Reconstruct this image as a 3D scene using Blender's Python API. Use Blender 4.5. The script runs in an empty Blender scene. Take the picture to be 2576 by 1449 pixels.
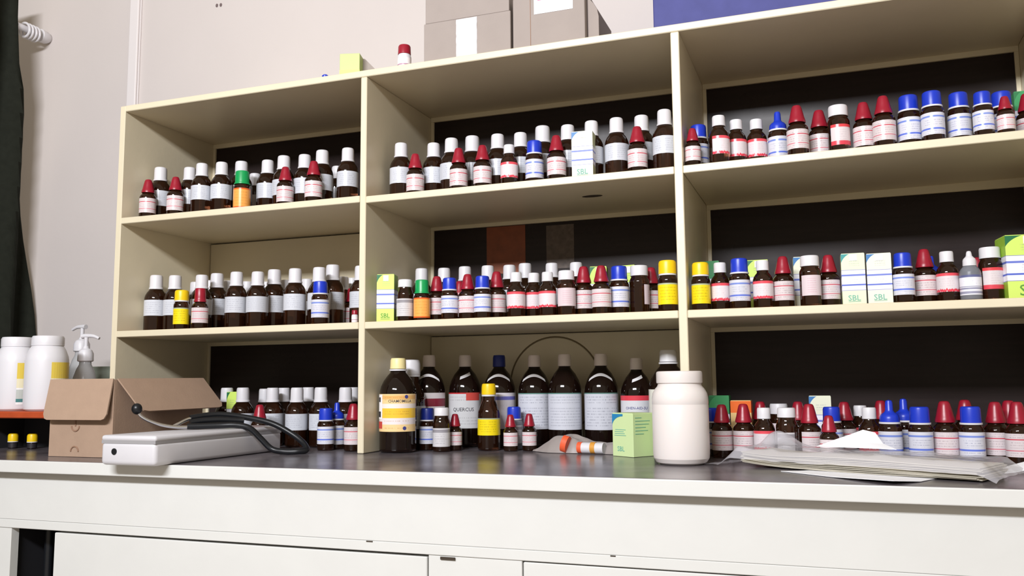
import bpy, bmesh, math, random
from mathutils import Vector, Matrix, noise
random.seed(7)
S = bpy.context.scene
COL = S.collection
PI = math.pi

# ------------------------------------------------------------------ camera
cam_d = bpy.data.cameras.new('camera'); cam = bpy.data.objects.new('camera', cam_d); COL.objects.link(cam)
cam_d.sensor_width = 36.0; cam_d.lens = 2186.48/2576*36.0; cam_d.clip_start = .02
_y, _p, _r = math.radians(20.008), math.radians(6.2989), math.radians(-.5084)
_f = Vector((-math.sin(_y)*math.cos(_p), math.cos(_y)*math.cos(_p), math.sin(_p)))
_rt = Vector((math.cos(_y), math.sin(_y), 0)); _up = _rt.cross(_f)
_R = _rt*math.cos(_r)+_up*math.sin(_r); _U = _up*math.cos(_r)-_rt*math.sin(_r)
cam.matrix_world = Matrix(((_R.x,_U.x,-_f.x,1.5553),(_R.y,_U.y,-_f.y,-1.5904),(_R.z,_U.z,-_f.z,.1397),(0,0,0,1)))
S.camera = cam
# ------------------------------------------------------------------ world, lamp, exposure
W = bpy.data.worlds.new('world'); S.world = W; W.use_nodes = True
W.node_tree.nodes['Background'].inputs[0].default_value = (1.0,.87,.68,1)
W.node_tree.nodes['Background'].inputs[1].default_value = .46
ld = bpy.data.lights.new('tube_lamp','AREA'); ld.shape='RECTANGLE'; ld.size=1.3; ld.size_y=.22; ld.energy=107; ld.color=(.97,.985,1.03)
lo = bpy.data.objects.new('tube_lamp', ld); COL.objects.link(lo); lo.location=(.88,-2.65,1.43)
lo.rotation_euler = (Vector((.85,0,.35))-Vector(lo.location)).to_track_quat('-Z','Y').to_euler()
S.view_settings.view_transform='Standard'; S.view_settings.look='None'; S.view_settings.gamma=1; S.view_settings.use_curve_mapping=False
S.view_settings.exposure = 0.0

# ------------------------------------------------------------------ materials
def lin(c):
    return tuple(((v/255)/12.92 if v/255<=.04045 else ((v/255+.055)/1.055)**2.4) for v in c[:3])+(1,)
class NT:
    def __init__(s, m): s.t=m.node_tree; s.n=s.t.nodes; s.l=s.t.links
    def add(s, typ, **kw):
        n=s.n.new(typ)
        for k,v in kw.items(): setattr(n,k,v)
        return n
    def link(s,a,b): s.l.new(a,b)
    def math(s,op,a,b=None,c=None):
        n=s.n.new('ShaderNodeMath'); n.operation=op
        for i,v in enumerate((a,b,c)):
            if v is None: continue
            if hasattr(v,'links'): s.l.new(v,n.inputs[i])
            else: n.inputs[i].default_value=v
        return n.outputs[0]
    def mix(s,f,a,b):
        n=s.n.new('ShaderNodeMix'); n.data_type='RGBA'
        for i,v in ((0,f),(6,a),(7,b)):
            if hasattr(v,'links'): s.l.new(v,n.inputs[i])
            else: n.inputs[i].default_value=v
        return n.outputs[2]
def mat(name,col,rough=.5,spec=.5,metal=0,coat=0,noise_amt=0,noise_scale=30,bump=0,bump_scale=200,trans=0,ior=1.45,sss=0,alpha=1):
    m=bpy.data.materials.new(name); m.use_nodes=True; t=NT(m); b=t.n['Principled BSDF']
    b.inputs['Base Color'].default_value=lin(col); b.inputs['Roughness'].default_value=rough; b.inputs['Specular IOR Level'].default_value=spec
    b.inputs['Metallic'].default_value=metal; b.inputs['Coat Weight'].default_value=coat; b.inputs['IOR'].default_value=ior
    b.inputs['Transmission Weight'].default_value=trans; b.inputs['Alpha'].default_value=alpha
    if sss: b.inputs['Subsurface Weight'].default_value=sss; b.inputs['Subsurface Radius'].default_value=(.01,.006,.004); b.inputs['Subsurface Scale'].default_value=.3
    if noise_amt or bump:
        tc=t.add('ShaderNodeTexCoord')
    if noise_amt:
        nz=t.add('ShaderNodeTexNoise'); nz.inputs['Scale'].default_value=noise_scale; nz.inputs['Detail'].default_value=5
        t.link(tc.outputs['Object'],nz.inputs['Vector'])
        c=lin(col); d=tuple(max(0,v*(1-noise_amt)) for v in c[:3])+(1,); e=tuple(min(1,v*(1+noise_amt*.6)) for v in c[:3])+(1,)
        t.link(t.mix(nz.outputs[0],d,e),b.inputs['Base Color'])
    if bump:
        nz2=t.add('ShaderNodeTexNoise'); nz2.inputs['Scale'].default_value=bump_scale; nz2.inputs['Detail'].default_value=3
        t.link(tc.outputs['Object'],nz2.inputs['Vector'])
        bp=t.add('ShaderNodeBump'); bp.inputs['Strength'].default_value=bump; bp.inputs['Distance'].default_value=.002
        t.link(nz2.outputs[0],bp.inputs['Height']); t.link(bp.outputs[0],b.inputs['Normal'])
    return m
M={}
M['ctrpaint']=mat('off_white_paint',(210,210,207),.35,.5,noise_amt=.05,noise_scale=14,bump=.08,bump_scale=90)
M['cream']=mat('cream_paint',(222,211,184),.35,.5,noise_amt=.06,noise_scale=14,bump=.08,bump_scale=90)
M['wall']=mat('wall_paint',(206,198,195),.8,.2,noise_amt=.05,noise_scale=4,bump=.15,bump_scale=60)
M['trunk']=mat('trunking_plastic',(224,218,218),.45)
M['floor']=mat('floor_tile',(170,160,150),.4,noise_amt=.1,noise_scale=6)
M['white']=mat('white_plastic',(218,216,220),.38,.5,sss=.1)
M['jarwhite']=mat('white_jar_plastic',(226,218,214),.32,.5,sss=.15)
M['red']=mat('red_plastic',(150,24,44),.32,.5,noise_amt=.12,noise_scale=120)
M['blue']=mat('blue_plastic',(28,56,188),.32,.5,noise_amt=.1,noise_scale=120)
M['navy']=mat('navy_plastic',(24,40,120),.35)
M['green']=mat('green_plastic',(20,150,80),.32)
M['yellow']=mat('yellow_plastic',(240,200,20),.35)
M['creamcap']=mat('cream_plastic',(238,222,160),.4)
M['pinkcap']=mat('greyish_plastic',(236,224,220),.45)
M['black']=mat('black_rubber',(20,22,26),.35,.5)
M['chrome']=mat('chrome',(215,215,218),.15,metal=1)
M['card']=mat('cardboard',(168,142,122),.8,.2,noise_amt=.1,noise_scale=40,bump=.1,bump_scale=300)
M['carddark']=mat('cardboard_inside',(150,118,98),.85,.2,noise_amt=.1,noise_scale=40)
M['cardgrey']=mat('grey_brown_cardboard',(160,149,143),.8,.2,noise_amt=.08,noise_scale=25,bump=.1,bump_scale=250)
M['bluebox']=mat('blue_card',(72,74,134),.6,.3,noise_amt=.25,noise_scale=30)
M['device']=mat('grey_enamel',(202,200,204),.4,.5,noise_amt=.04)
M['curtain']=mat('dark_green_cloth',(38,40,34),.9,.1,noise_amt=.3,noise_scale=60,bump=.3,bump_scale=500)
M['orange']=mat('orange_board',(186,78,40),.5,noise_amt=.25,noise_scale=40)
M['darkrack']=mat('dark_metal',(38,38,42),.6)
M['paper']=mat('white_paper',(240,240,244),.7,.2,noise_amt=.03)
M['oldpaper']=mat('cream_paper',(214,208,192),.6,.3,noise_amt=.06,noise_scale=40)
M['ringpaper']=mat('neck_paper',(222,220,222),.6)
M['wallmark']=mat('wall_mark',(110,95,95),.8)
M['darkgreen']=mat('grey_green_plastic',(140,146,132),.6,noise_amt=.35,noise_scale=25)
M['tape']=mat('brown_tape_residue',(142,74,44),.5,noise_amt=.4,noise_scale=60)
M['greypatch']=mat('grey_residue',(98,84,76),.5,noise_amt=.7,noise_scale=90)
M['printblack']=mat('black_print',(52,50,58),.7)
M['printteal']=mat('teal_print',(112,178,160),.7)
M['printgreen']=mat('green_print',(92,150,60),.7)
M['printnavy']=mat('navy_print',(60,62,130),.7)
M['printred']=mat('red_print',(196,70,60),.7)
M['bounce_liner']=mat('brown_bounce_liner',(158,116,62),.6,.2,noise_amt=.2,noise_scale=20)  # tone picked to tint the light bounced inside the compartments
M['seam']=mat('grey_seam',(150,148,150),.5)
M['softgroove']=mat('shadow_joint',(122,108,80),.7)
M['groove']=mat('dark_groove',(60,50,40),.8)
M['orangeband']=mat('orange_plastic',(236,96,56),.5)
M['amberband']=mat('amber_plastic',(214,150,60),.5)
# amber glass, nearly full of dark tincture
def glass(name,c,rough=.04,tr=1.0):
    return mat(name,c,rough,.5,trans=tr,ior=1.48)
M['amber']=glass('amber_glass',(72,40,24),.05,.8)
M['amberdk']=glass('dark_amber_glass',(44,27,22),.05,.7)
M['clearplastic']=mat('clear_grey_plastic',(168,172,182),.3,trans=.6,ior=1.3)
M['clearpump']=mat('clear_bottle_plastic',(214,214,216),.2,trans=.45,ior=1.2)
# dark laminate back panel with faint grain
def laminate():
    m=mat('dark_laminate',(52,44,42),.3,.18); t=NT(m); b=t.n['Principled BSDF']
    tc=t.add('ShaderNodeTexCoord'); mp=t.add('ShaderNodeMapping'); mp.inputs['Scale'].default_value=(3,3,40); t.link(tc.outputs['Object'],mp.inputs[0])
    nz=t.add('ShaderNodeTexNoise'); nz.inputs['Scale'].default_value=2.5; nz.inputs['Detail'].default_value=6; t.link(mp.outputs[0],nz.inputs['Vector'])
    n2=t.add('ShaderNodeTexNoise'); n2.inputs['Scale'].default_value=7; n2.inputs['Detail'].default_value=4; t.link(tc.outputs['Object'],n2.inputs['Vector'])
    c1=t.mix(nz.outputs[0],lin((36,29,29)),lin((52,43,42))); r=t.math('MULTIPLY',n2.outputs[0],.3)
    t.link(c1,b.inputs['Base Color']); t.link(t.math('ADD',r,.15),b.inputs['Roughness']); return m
M['laminate']=laminate()
def granite():
    m=mat('grey_stone_top',(96,90,94),.22,.5); t=NT(m); b=t.n['Principled BSDF']
    tc=t.add('ShaderNodeTexCoord'); n1=t.add('ShaderNodeTexNoise'); n1.inputs['Scale'].default_value=9; n1.inputs['Detail'].default_value=8; n1.inputs['Roughness'].default_value=.7
    t.link(tc.outputs['Object'],n1.inputs['Vector']); cr=t.add('ShaderNodeValToRGB'); t.link(n1.outputs[0],cr.inputs[0])
    cr.color_ramp.elements[0].position=.3; cr.color_ramp.elements[0].color=lin((62,56,60)); cr.color_ramp.elements[1].position=.72; cr.color_ramp.elements[1].color=lin((122,116,120))
    t.link(cr.outputs[0],b.inputs['Base Color'])
    n2=t.add('ShaderNodeTexNoise'); n2.inputs['Scale'].default_value=5; n2.inputs['Detail'].default_value=5; t.link(tc.outputs['Object'],n2.inputs['Vector'])
    t.link(t.math('MULTIPLY_ADD',n2.outputs[0],.25,.1),b.inputs['Roughness']); return m
M['stone']=granite()
# printed label: bands by height, faint rows of small illegible print
def label_mat(name,base,bands=(),text=(120,115,125),zones=((.15,.85),),rows=7,dens=.5,strength=.7,ragged=0,us=(.3,.7),rough=.25,jit=.04,edge=None):
    m=mat(name,base,rough,.4); t=NT(m); b=t.n['Principled BSDF']
    uv=t.add('ShaderNodeUVMap'); sp=t.add('ShaderNodeSeparateXYZ'); t.link(uv.outputs[0],sp.inputs[0]); u,v=sp.outputs[0],sp.outputs[1]
    oi=t.add('ShaderNodeObjectInfo'); rnd=oi.outputs['Random']
    col=lin(base)
    vv=v
    if ragged:
        nz=t.add('ShaderNodeTexNoise'); nz.noise_dimensions='1D'; nz.inputs['Scale'].default_value=26; t.link(t.math('MULTIPLY_ADD',rnd,9.0,u),nz.inputs['W'])
        rag=t.math('MULTIPLY',t.math('SUBTRACT',nz.outputs[0],.5),ragged)
    for (a,c,bc,*rg) in bands:
        vx=t.math('ADD',v,rag) if (rg and ragged) else v
        k=t.math('MULTIPLY',t.math('GREATER_THAN',vx,a),t.math('LESS_THAN',v,c) if not rg else t.math('LESS_THAN',vx,c))
        col=t.mix(k,col,lin(bc))
    # rows of print
    cx=t.add('ShaderNodeCombineXYZ'); t.link(t.math('MULTIPLY',u,80.0),cx.inputs[0]); t.link(t.math('FLOOR',t.math('MULTIPLY',v,float(rows))),cx.inputs[1]); t.link(t.math('MULTIPLY',rnd,50.0),cx.inputs[2])
    nz=t.add('ShaderNodeTexNoise'); nz.inputs['Scale'].default_value=1.0; nz.inputs['Detail'].default_value=2; t.link(cx.outputs[0],nz.inputs['Vector'])
    fr=t.math('FRACT',t.math('MULTIPLY',v,float(rows)))
    k=t.math('MULTIPLY',t.math('GREATER_THAN',nz.outputs[0],1-dens),t.math('MULTIPLY',t.math('GREATER_THAN',fr,.3),t.math('LESS_THAN',fr,.72)))
    zz=None
    for a,c in zones:
        q=t.math('MULTIPLY',t.math('GREATER_THAN',v,a),t.math('LESS_THAN',v,c)); zz=q if zz is None else t.math('MAXIMUM',zz,q)
    k=t.math('MULTIPLY',k,zz); k=t.math('MULTIPLY',k,t.math('MULTIPLY',t.math('GREATER_THAN',u,us[0]),t.math('LESS_THAN',u,us[1])))
    col=t.mix(t.math('MULTIPLY',k,strength*.75),col,lin(text))
    hsv=t.add('ShaderNodeHueSaturation'); t.link(t.math('MULTIPLY_ADD',rnd,jit*2,1-jit),hsv.inputs['Value']); t.link(col,hsv.inputs['Color'])
    t.link(hsv.outputs[0],b.inputs['Base Color'])
    return m
RD=(190,70,90); BL=(70,90,190)
M['lab_A']=label_mat('pale_blue_label',(202,205,213),text=(150,150,165),rows=8,dens=.5,strength=.55)
M['lab_R']=label_mat('red_line_label',(218,206,208),bands=((.72,.77,(200,80,95)),(.25,.29,(208,110,125))),text=(120,100,110),zones=((.36,.68),(.8,.95),(.05,.2)),rows=9,dens=.5,strength=.5)
M['lab_B']=label_mat('blue_line_label',(212,212,222),bands=((.78,.86,(120,140,210)),(.22,.3,(100,120,210))),text=(110,115,150),zones=((.36,.7),(.04,.2)),rows=10,dens=.5,strength=.55)
M['lab_W']=label_mat('red_band_label',(220,210,214),bands=((.85,1.0,(226,80,92)),(0,.14,(222,66,84),1)),ragged=.22,text=(190,150,160),zones=((.3,.75),),rows=8,dens=.45,strength=.4)
M['lab_P']=label_mat('pink_label',(218,202,207),text=(205,150,165),rows=9,dens=.6,strength=.5)
M['lab_Pr']=label_mat('red_edge_label',(216,206,208),bands=((.86,1.0,(218,70,76)),(0,.2,(214,70,84))),text=(170,150,155),rows=9,dens=.5,strength=.4)
M['lab_N']=label_mat('grey_head_label',(208,205,208),bands=((.76,.93,(150,146,152)),(.4,.43,(190,186,190))),text=(130,128,136),zones=((.08,.7),),rows=8,dens=.5,strength=.5)
M['lab_G']=label_mat('orange_label',(240,168,84),bands=((.93,1,(222,96,40)),(0,.07,(222,96,40))),text=(206,120,50),rows=7,dens=.5,strength=.5)
M['lab_Y']=label_mat('yellow_label',(240,214,28),bands=((.93,1.0,(170,180,150)),),text=(140,120,30),zones=((.2,.85),),rows=7,dens=.5,strength=.6)
M['lab_D']=label_mat('grey_blue_label',(228,228,236),bands=((.88,1.0,(96,100,140)),(.4,.43,(120,120,150)),(.28,.36,(140,140,165)),(.06,.18,(150,150,172))),text=(130,130,160),zones=((.45,.8),),rows=8,dens=.4,strength=.4)
M['lab_L1']=label_mat('white_blue_label',(204,206,216),bands=((.97,1,(90,130,120)),),text=(110,112,130),zones=((.72,.95),(.05,.6)),rows=13,dens=.5,strength=.6,us=(.15,.9))
M['lab_Lm']=label_mat('maroon_band_label',(214,206,208),bands=((.62,.84,(130,40,58)),),text=(150,140,146),zones=((.1,.5),),rows=9,dens=.4,strength=.4,us=(.15,.85))
M['lab_Lq']=label_mat('white_red_corner_label',(208,208,210),bands=((.965,1,(190,40,44)),),text=(140,136,140),zones=((.08,.35),(.75,.92)),rows=12,dens=.5,strength=.55,us=(.12,.85))
M['lab_Lb']=label_mat('lilac_label',(214,208,214),bands=((.8,.9,(110,110,185)),),text=(150,142,150),zones=((.1,.7),),rows=10,dens=.4,strength=.5,us=(.15,.85))
M['lab_Lr']=label_mat('white_red_top_label',(212,212,218),bands=((.86,1,(216,66,80)),),text=(120,118,128),zones=((.1,.42),),rows=9,dens=.45,strength=.5,us=(.12,.88))
M['lab_K']=label_mat('orange_and_yellow_label',(238,206,150),bands=((.62,.74,(238,226,218)),(.36,.62,(240,196,64)),(.19,.36,(232,222,222)),(.86,.96,(230,180,110))),text=(190,130,60),zones=((.42,.58),(.24,.32),(.8,.92),(.06,.14)),rows=16,dens=.5,strength=.6,us=(.32,.8))
M['lab_Kw']=label_mat('pale_green_label',(226,224,214),text=(150,130,140),zones=((.1,.9),),rows=10,dens=.4,strength=.5,us=(.1,.9))
M['lab_jar']=label_mat('yellow_fading_label',(238,236,236),bands=((.62,1.0,(222,196,84)),(.4,.62,(230,222,190)),(.06,.14,(80,130,130)),(.14,.36,(190,195,190))),text=(180,180,150),zones=((.4,.9),),rows=8,dens=.4,strength=.3,us=(.1,.9))
M['lab_S']=mat('dark_label',(40,36,40),.5)
M['lab_V']=label_mat('vial_label',(240,232,234),bands=((.3,.42,(180,140,160)),),text=(200,170,180),rows=6,dens=.4,strength=.5)
def carton_mat(name,base,side,corner,dark=(90,140,60)):
    m=mat(name,base,.45,.4); t=NT(m); b=t.n['Principled BSDF']
    uv=t.add('ShaderNodeUVMap'); sp=t.add('ShaderNodeSeparateXYZ'); t.link(uv.outputs[0],sp.inputs[0]); u,v=sp.outputs[0],sp.outputs[1]
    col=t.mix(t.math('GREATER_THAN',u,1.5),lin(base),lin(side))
    for a,c,bc in ((.28,.68,(238,238,246)),(.56,.595,(110,125,205)),(.37,.4,(90,108,200)),(.275,.285,(140,140,190)),(.675,.685,(140,140,190))):
        k=t.math('MULTIPLY',t.math('GREATER_THAN',v,a),t.math('LESS_THAN',v,c))
        k=t.math('MULTIPLY',k,t.math('LESS_THAN',u,4.5)); col=t.mix(k,col,lin(bc))
    cx=t.add('ShaderNodeCombineXYZ'); t.link(t.math('MULTIPLY',u,40.0),cx.inputs[0]); t.link(t.math('FLOOR',t.math('MULTIPLY',v,22.0)),cx.inputs[1])
    nz=t.add('ShaderNodeTexNoise'); nz.inputs['Scale'].default_value=1; t.link(cx.outputs[0],nz.inputs['Vector']); fr=t.math('FRACT',t.math('MULTIPLY',v,22.0))
    k=t.math('MULTIPLY',t.math('GREATER_THAN',nz.outputs[0],.5),t.math('GREATER_THAN',fr,.5))
    z=t.math('MULTIPLY',t.math('GREATER_THAN',v,.42),t.math('LESS_THAN',v,.54)); z2=t.math('MULTIPLY',t.math('GREATER_THAN',v,.76),t.math('LESS_THAN',v,.86))
    k=t.math('MULTIPLY',k,t.math('MAXIMUM',z,z2)); k=t.math('MULTIPLY',k,t.math('MULTIPLY',t.math('GREATER_THAN',u,.3),t.math('LESS_THAN',u,.78)))
    col=t.mix(t.math('MULTIPLY',k,.4),col,lin((120,130,140)))
    # curved colour corner at the top left of the front face
    du=t.math('SUBTRACT',.55,u); dv=t.math('MULTIPLY',t.math('SUBTRACT',.70,v),1.9)
    r2=t.math('ADD',t.math('MULTIPLY',du,du),t.math('MULTIPLY',dv,dv))
    k=t.math('MULTIPLY',t.math('GREATER_THAN',r2,.36),t.math('MULTIPLY',t.math('LESS_THAN',u,.45),t.math('GREATER_THAN',v,.82)))
    col=t.mix(k,col,lin(corner)); t.link(col,b.inputs['Base Color']); return m
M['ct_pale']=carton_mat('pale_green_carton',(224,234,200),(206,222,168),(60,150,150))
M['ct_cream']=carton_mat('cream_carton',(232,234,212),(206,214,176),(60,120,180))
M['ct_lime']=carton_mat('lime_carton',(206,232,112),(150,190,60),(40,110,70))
M['ct_small']=mat('pale_lime_carton',(186,206,126),.5,noise_amt=.03)
M['ct_mint']=mat('mint_carton',(206,226,168),.45,noise_amt=.03)
M['ct_green']=carton_mat('green_top_carton',(60,150,90),(60,150,90),(40,120,70))
M['ct_orange']=label_mat('orange_carton',(226,190,130),bands=((.78,1.0,(232,110,50)),),text=(90,70,60),zones=((.2,.7),),rows=6,dens=.5,strength=.7,us=(.1,.9))
def film(name,c,a,rough=.15):
    m=bpy.data.materials.new(name); m.use_nodes=True; t=NT(m); b=t.n['Principled BSDF']; o=t.n['Material Output']
    b.inputs['Base Color'].default_value=lin(c); b.inputs['Roughness'].default_value=rough; b.inputs['Specular IOR Level'].default_value=.7
    tr=t.add('ShaderNodeBsdfTransparent'); mx=t.add('ShaderNodeMixShader'); mx.inputs[0].default_value=a
    t.link(tr.outputs[0],mx.inputs[1]); t.link(b.outputs[0],mx.inputs[2]); t.link(mx.outputs[0],o.inputs[0]); return m
M['film']=film('clear_film',(220,218,226),.42,.18)
M['filmgrey']=film('cloudy_film',(186,176,172),.62,.22)
M['tapefilm']=film('clear_tape',(250,250,255),.6,.12)

# ------------------------------------------------------------------ mesh helpers
def mk(name,bm,m,parent=None,loc=None,smooth=False):
    me=bpy.data.meshes.new(name); bm.normal_update(); bm.to_mesh(me); bm.free()
    if smooth:
        for p in me.polygons: p.use_smooth=True
        try: me.set_sharp_from_angle(angle=math.radians(smooth if smooth is not True else 40))
        except Exception: pass
    me.materials.append(m); return inst(name,me,parent,loc)
def inst(name,me,parent=None,loc=None):
    o=bpy.data.objects.new(name,me); COL.objects.link(o)
    if parent: o.parent=parent
    if loc is not None: o.location=loc
    return o
def tag(o,label=None,cat=None,group=None,kind=None):
    if label: o['label']=label
    if cat: o['category']=cat
    if group: o['group']=group
    if kind: o['kind']=kind
    return o
def thing(name,label,cat,loc=(0,0,0),rz=0,group=None,scale=1):
    o=bpy.data.objects.new(name,None); COL.objects.link(o); o.location=loc; o.rotation_euler=(0,0,rz); o.scale=(scale,)*3
    o.empty_display_size=.02; tag(o,label,cat,group); return o
def box_bm(x0,x1,y0,y1,z0,z1,bev=0,seg=1,uv=False):
    bm=bmesh.new(); v=[bm.verts.new(p) for p in ((x0,y0,z0),(x1,y0,z0),(x1,y1,z0),(x0,y1,z0),(x0,y0,z1),(x1,y0,z1),(x1,y1,z1),(x0,y1,z1))]
    fs=[(0,1,5,4),(1,2,6,5),(2,3,7,6),(3,0,4,7),(4,5,6,7),(3,2,1,0)]
    L=bm.loops.layers.uv.new('UVMap') if uv else None
    for i,f in enumerate(fs):
        F=bm.faces.new([v[k] for k in f])
        if uv:
            off=(0,2,2,2,5,5)[i]
            for lp,(a,c) in zip(F.loops,((0,0),(1,0),(1,1),(0,1))): lp[L].uv=(a+off if i else a,c)
    if bev: bmesh.ops.bevel(bm,geom=list(bm.edges),offset=bev,segments=seg,affect='EDGES',profile=.5)
    return bm
def box(name,x0,x1,y0,y1,z0,z1,m,parent=None,bev=0,seg=1,org=(0,0,0),uv=False):
    """world-coordinate box; with a parent at org the mesh is stored relative to it"""
    a=org; return mk(name,box_bm(x0-a[0],x1-a[0],y0-a[1],y1-a[1],z0-a[2],z1-a[2],bev,seg,uv),m,parent)
def lathe_bm(prof,seg=28,ridge=None):
    """prof [(r,z)] bottom to top; ridge=(i0,i1,depth): vertical ribs between those profile rows"""
    bm=bmesh.new(); rings=[]
    for i,(r,z) in enumerate(prof):
        if r<=1e-6: rings.append([bm.verts.new((0,0,z))]); continue
        ring=[]
        for k in range(seg):
            rr=r
            if ridge and ridge[0]<=i<=ridge[1] and k%2: rr=r*(1-ridge[2])
            a=2*PI*k/seg; ring.append(bm.verts.new((rr*math.cos(a),rr*math.sin(a),z)))
        rings.append(ring)
    for a,b in zip(rings,rings[1:]):
        for k in range(seg):
            k2=(k+1)%seg
            if len(a)==1 and len(b)==1: continue
            if len(a)==1: bm.faces.new((a[0],b[k2],b[k]))
            elif len(b)==1: bm.faces.new((a[k],a[k2],b[0]))
            else: bm.faces.new((a[k],a[k2],b[k2],b[k]))
    bmesh.ops.recalc_face_normals(bm,faces=bm.faces)
    return bm
def lathe(name,prof,m,parent=None,seg=28,ridge=None,loc=None,sharp=35):
    return mk(name,lathe_bm(prof,seg,ridge),m,parent,loc,smooth=sharp)
def arc_bm(r,z0,z1,a0,a1,seg=20,rows=1,r1=None):
    """curved label shell about z, angles in degrees with 0 = facing -y, positive to the viewer's right"""
    bm=bmesh.new(); L=bm.loops.layers.uv.new('UVMap'); g=[]
    for j in range(rows+1):
        t=j/rows; row=[]
        for k in range(seg+1):
            a=math.radians(a0+(a1-a0)*k/seg); rr=r if r1 is None else r+(r1-r)*t
            row.append((bm.verts.new((rr*math.sin(a),-rr*math.cos(a),z0+(z1-z0)*t)),k/seg,t))
        g.append(row)
    for j in range(rows):
        for k in range(seg):
            q=(g[j][k],g[j][k+1],g[j+1][k+1],g[j+1][k]); F=bm.faces.new([x[0] for x in q])
            for lp,x in zip(F.loops,q): lp[L].uv=(x[1],x[2])
    return bm
def tube_bm(pts,r,seg=10,closed=False,taper=None):
    bm=bmesh.new(); P=[Vector(p) for p in pts]; n=len(P); rings=[]; prev=None
    for i in range(n):
        if closed: t=(P[(i+1)%n]-P[i-1])
        else: t=P[min(i+1,n-1)]-P[max(i-1,0)]
        t.normalize()
        if prev is None: a=t.orthogonal().normalized()
        else:
            a=prev-t*prev.dot(t)
            a=a.normalized() if a.length>1e-6 else t.orthogonal().normalized()
        prev=a; b=t.cross(a); rr=r if taper is None else r*taper(i/(n-1))
        rings.append([bm.verts.new(P[i]+(a*math.cos(2*PI*k/seg)+b*math.sin(2*PI*k/seg))*rr) for k in range(seg)])
    for i in range(n if closed else n-1):
        A,B=rings[i],rings[(i+1)%n]
        for k in range(seg): bm.faces.new((A[k],A[(k+1)%seg],B[(k+1)%seg],B[k]))
    if not closed:
        bm.faces.new(list(reversed(rings[0]))); bm.faces.new(rings[-1])
    bmesh.ops.recalc_face_normals(bm,faces=bm.faces)
    return bm
def spline(pts,n=8):
    P=[Vector(p) for p in pts]; out=[]
    for i in range(len(P)-1):
        p0,p1,p2,p3=P[max(i-1,0)],P[i],P[i+1],P[min(i+2,len(P)-1)]
        for k in range(n):
            t=k/n; out.append(.5*((2*p1)+(p2-p0)*t+(2*p0-5*p1+4*p2-p3)*t*t+(3*p1-p0-3*p2+p3)*t**3))
    out.append(P[-1]); return out
_font={}
def text_bm(s,width):
    """flat lettering in the x-z plane facing -y, centred, scaled to the given width"""
    cu=bpy.data.curves.new('t','FONT'); cu.body=s; cu.align_x='CENTER'; cu.align_y='CENTER'; cu.resolution_u=2; cu.offset=.004
    o=bpy.data.objects.new('t',cu); COL.objects.link(o); dg=bpy.context.evaluated_depsgraph_get(); me=bpy.data.meshes.new_from_object(o.evaluated_get(dg))
    bm=bmesh.new(); bm.from_mesh(me); bpy.data.objects.remove(o); bpy.data.curves.remove(cu); bpy.data.meshes.remove(me)
    xs=[v.co.x for v in bm.verts]; k=width/(max(xs)-min(xs)); cx=(max(xs)+min(xs))/2; ys=[v.co.y for v in bm.verts]; cy=(max(ys)+min(ys))/2
    for v in bm.verts: v.co=Vector(((v.co.x-cx)*k,0,(v.co.y-cy)*k))
    return bm
def bend(bm,r,z,a=0):
    for v in bm.verts:
        t=v.co.x/r+math.radians(a); v.co=Vector((r*math.sin(t),-r*math.cos(t),z+v.co.z))
    return bm

# ------------------------------------------------------------------ the setting
tag(box('floor',-2.2,3.4,-3.4,.34,-.95,-.9,M['floor']),kind='structure')
wall=tag(box('wall_back',-2.2,3.4,.34,.44,-.95,2.3,M['wall']),kind='structure')
for i,(mx,mz) in enumerate(((-.028,1.211),(-.0145,1.2105))):
    bm=bmesh.new(); bmesh.ops.create_icosphere(bm,subdivisions=1,radius=.0045)
    for v in bm.verts: v.co.y*=.35; v.co.z*=1.3
    mk('nail_mark',bm,M['wallmark'],wall,(mx,.339,mz))
# cable trunking on the wall: base, snap-on lid, joint
tr=thing('cable_trunking','pale plastic cable trunking running up the wall left of shelves','trunking',(-.313,.34,.0))
mk('base_channel',box_bm(-.018,.018,-.006,0,-.2,2.2,.001),M['trunk'],tr); mk('cover_strip',box_bm(-.0165,.0165,-.014,-.006,-.2,2.2,.003,2),M['trunk'],tr)
# ------------------------------------------------------------------ shelving unit
UX=(-.0245,-.009,.6344,.6491,1.2991,1.3152,1.935,1.950)
unit=thing('shelving_unit','cream painted open shelving unit with nine compartments standing on the counter','shelving',(0,.16,0))
O=(0,.16,0)
box('side_panel',UX[0],UX[1],0,.335,.0005,.8131,M['cream'],unit,.0015,1,O); box('side_panel',UX[6],UX[7],0,.335,.0005,.8131,M['cream'],unit,.0015,1,O)
box('divider',UX[2],UX[3],0,.335,.0005,.7983,M['cream'],unit,.0015,1,O); box('divider',UX[4],UX[5],0,.335,.0005,.7983,M['cream'],unit,.0015,1,O)
box('top_board',UX[1]+.0002,UX[6]-.0002,-.0008,.335,.7985,.8131,M['cream'],unit,.0015,1,O)
CX=((UX[1],UX[2]),(UX[3],UX[4]),(UX[5],UX[6]))
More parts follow.
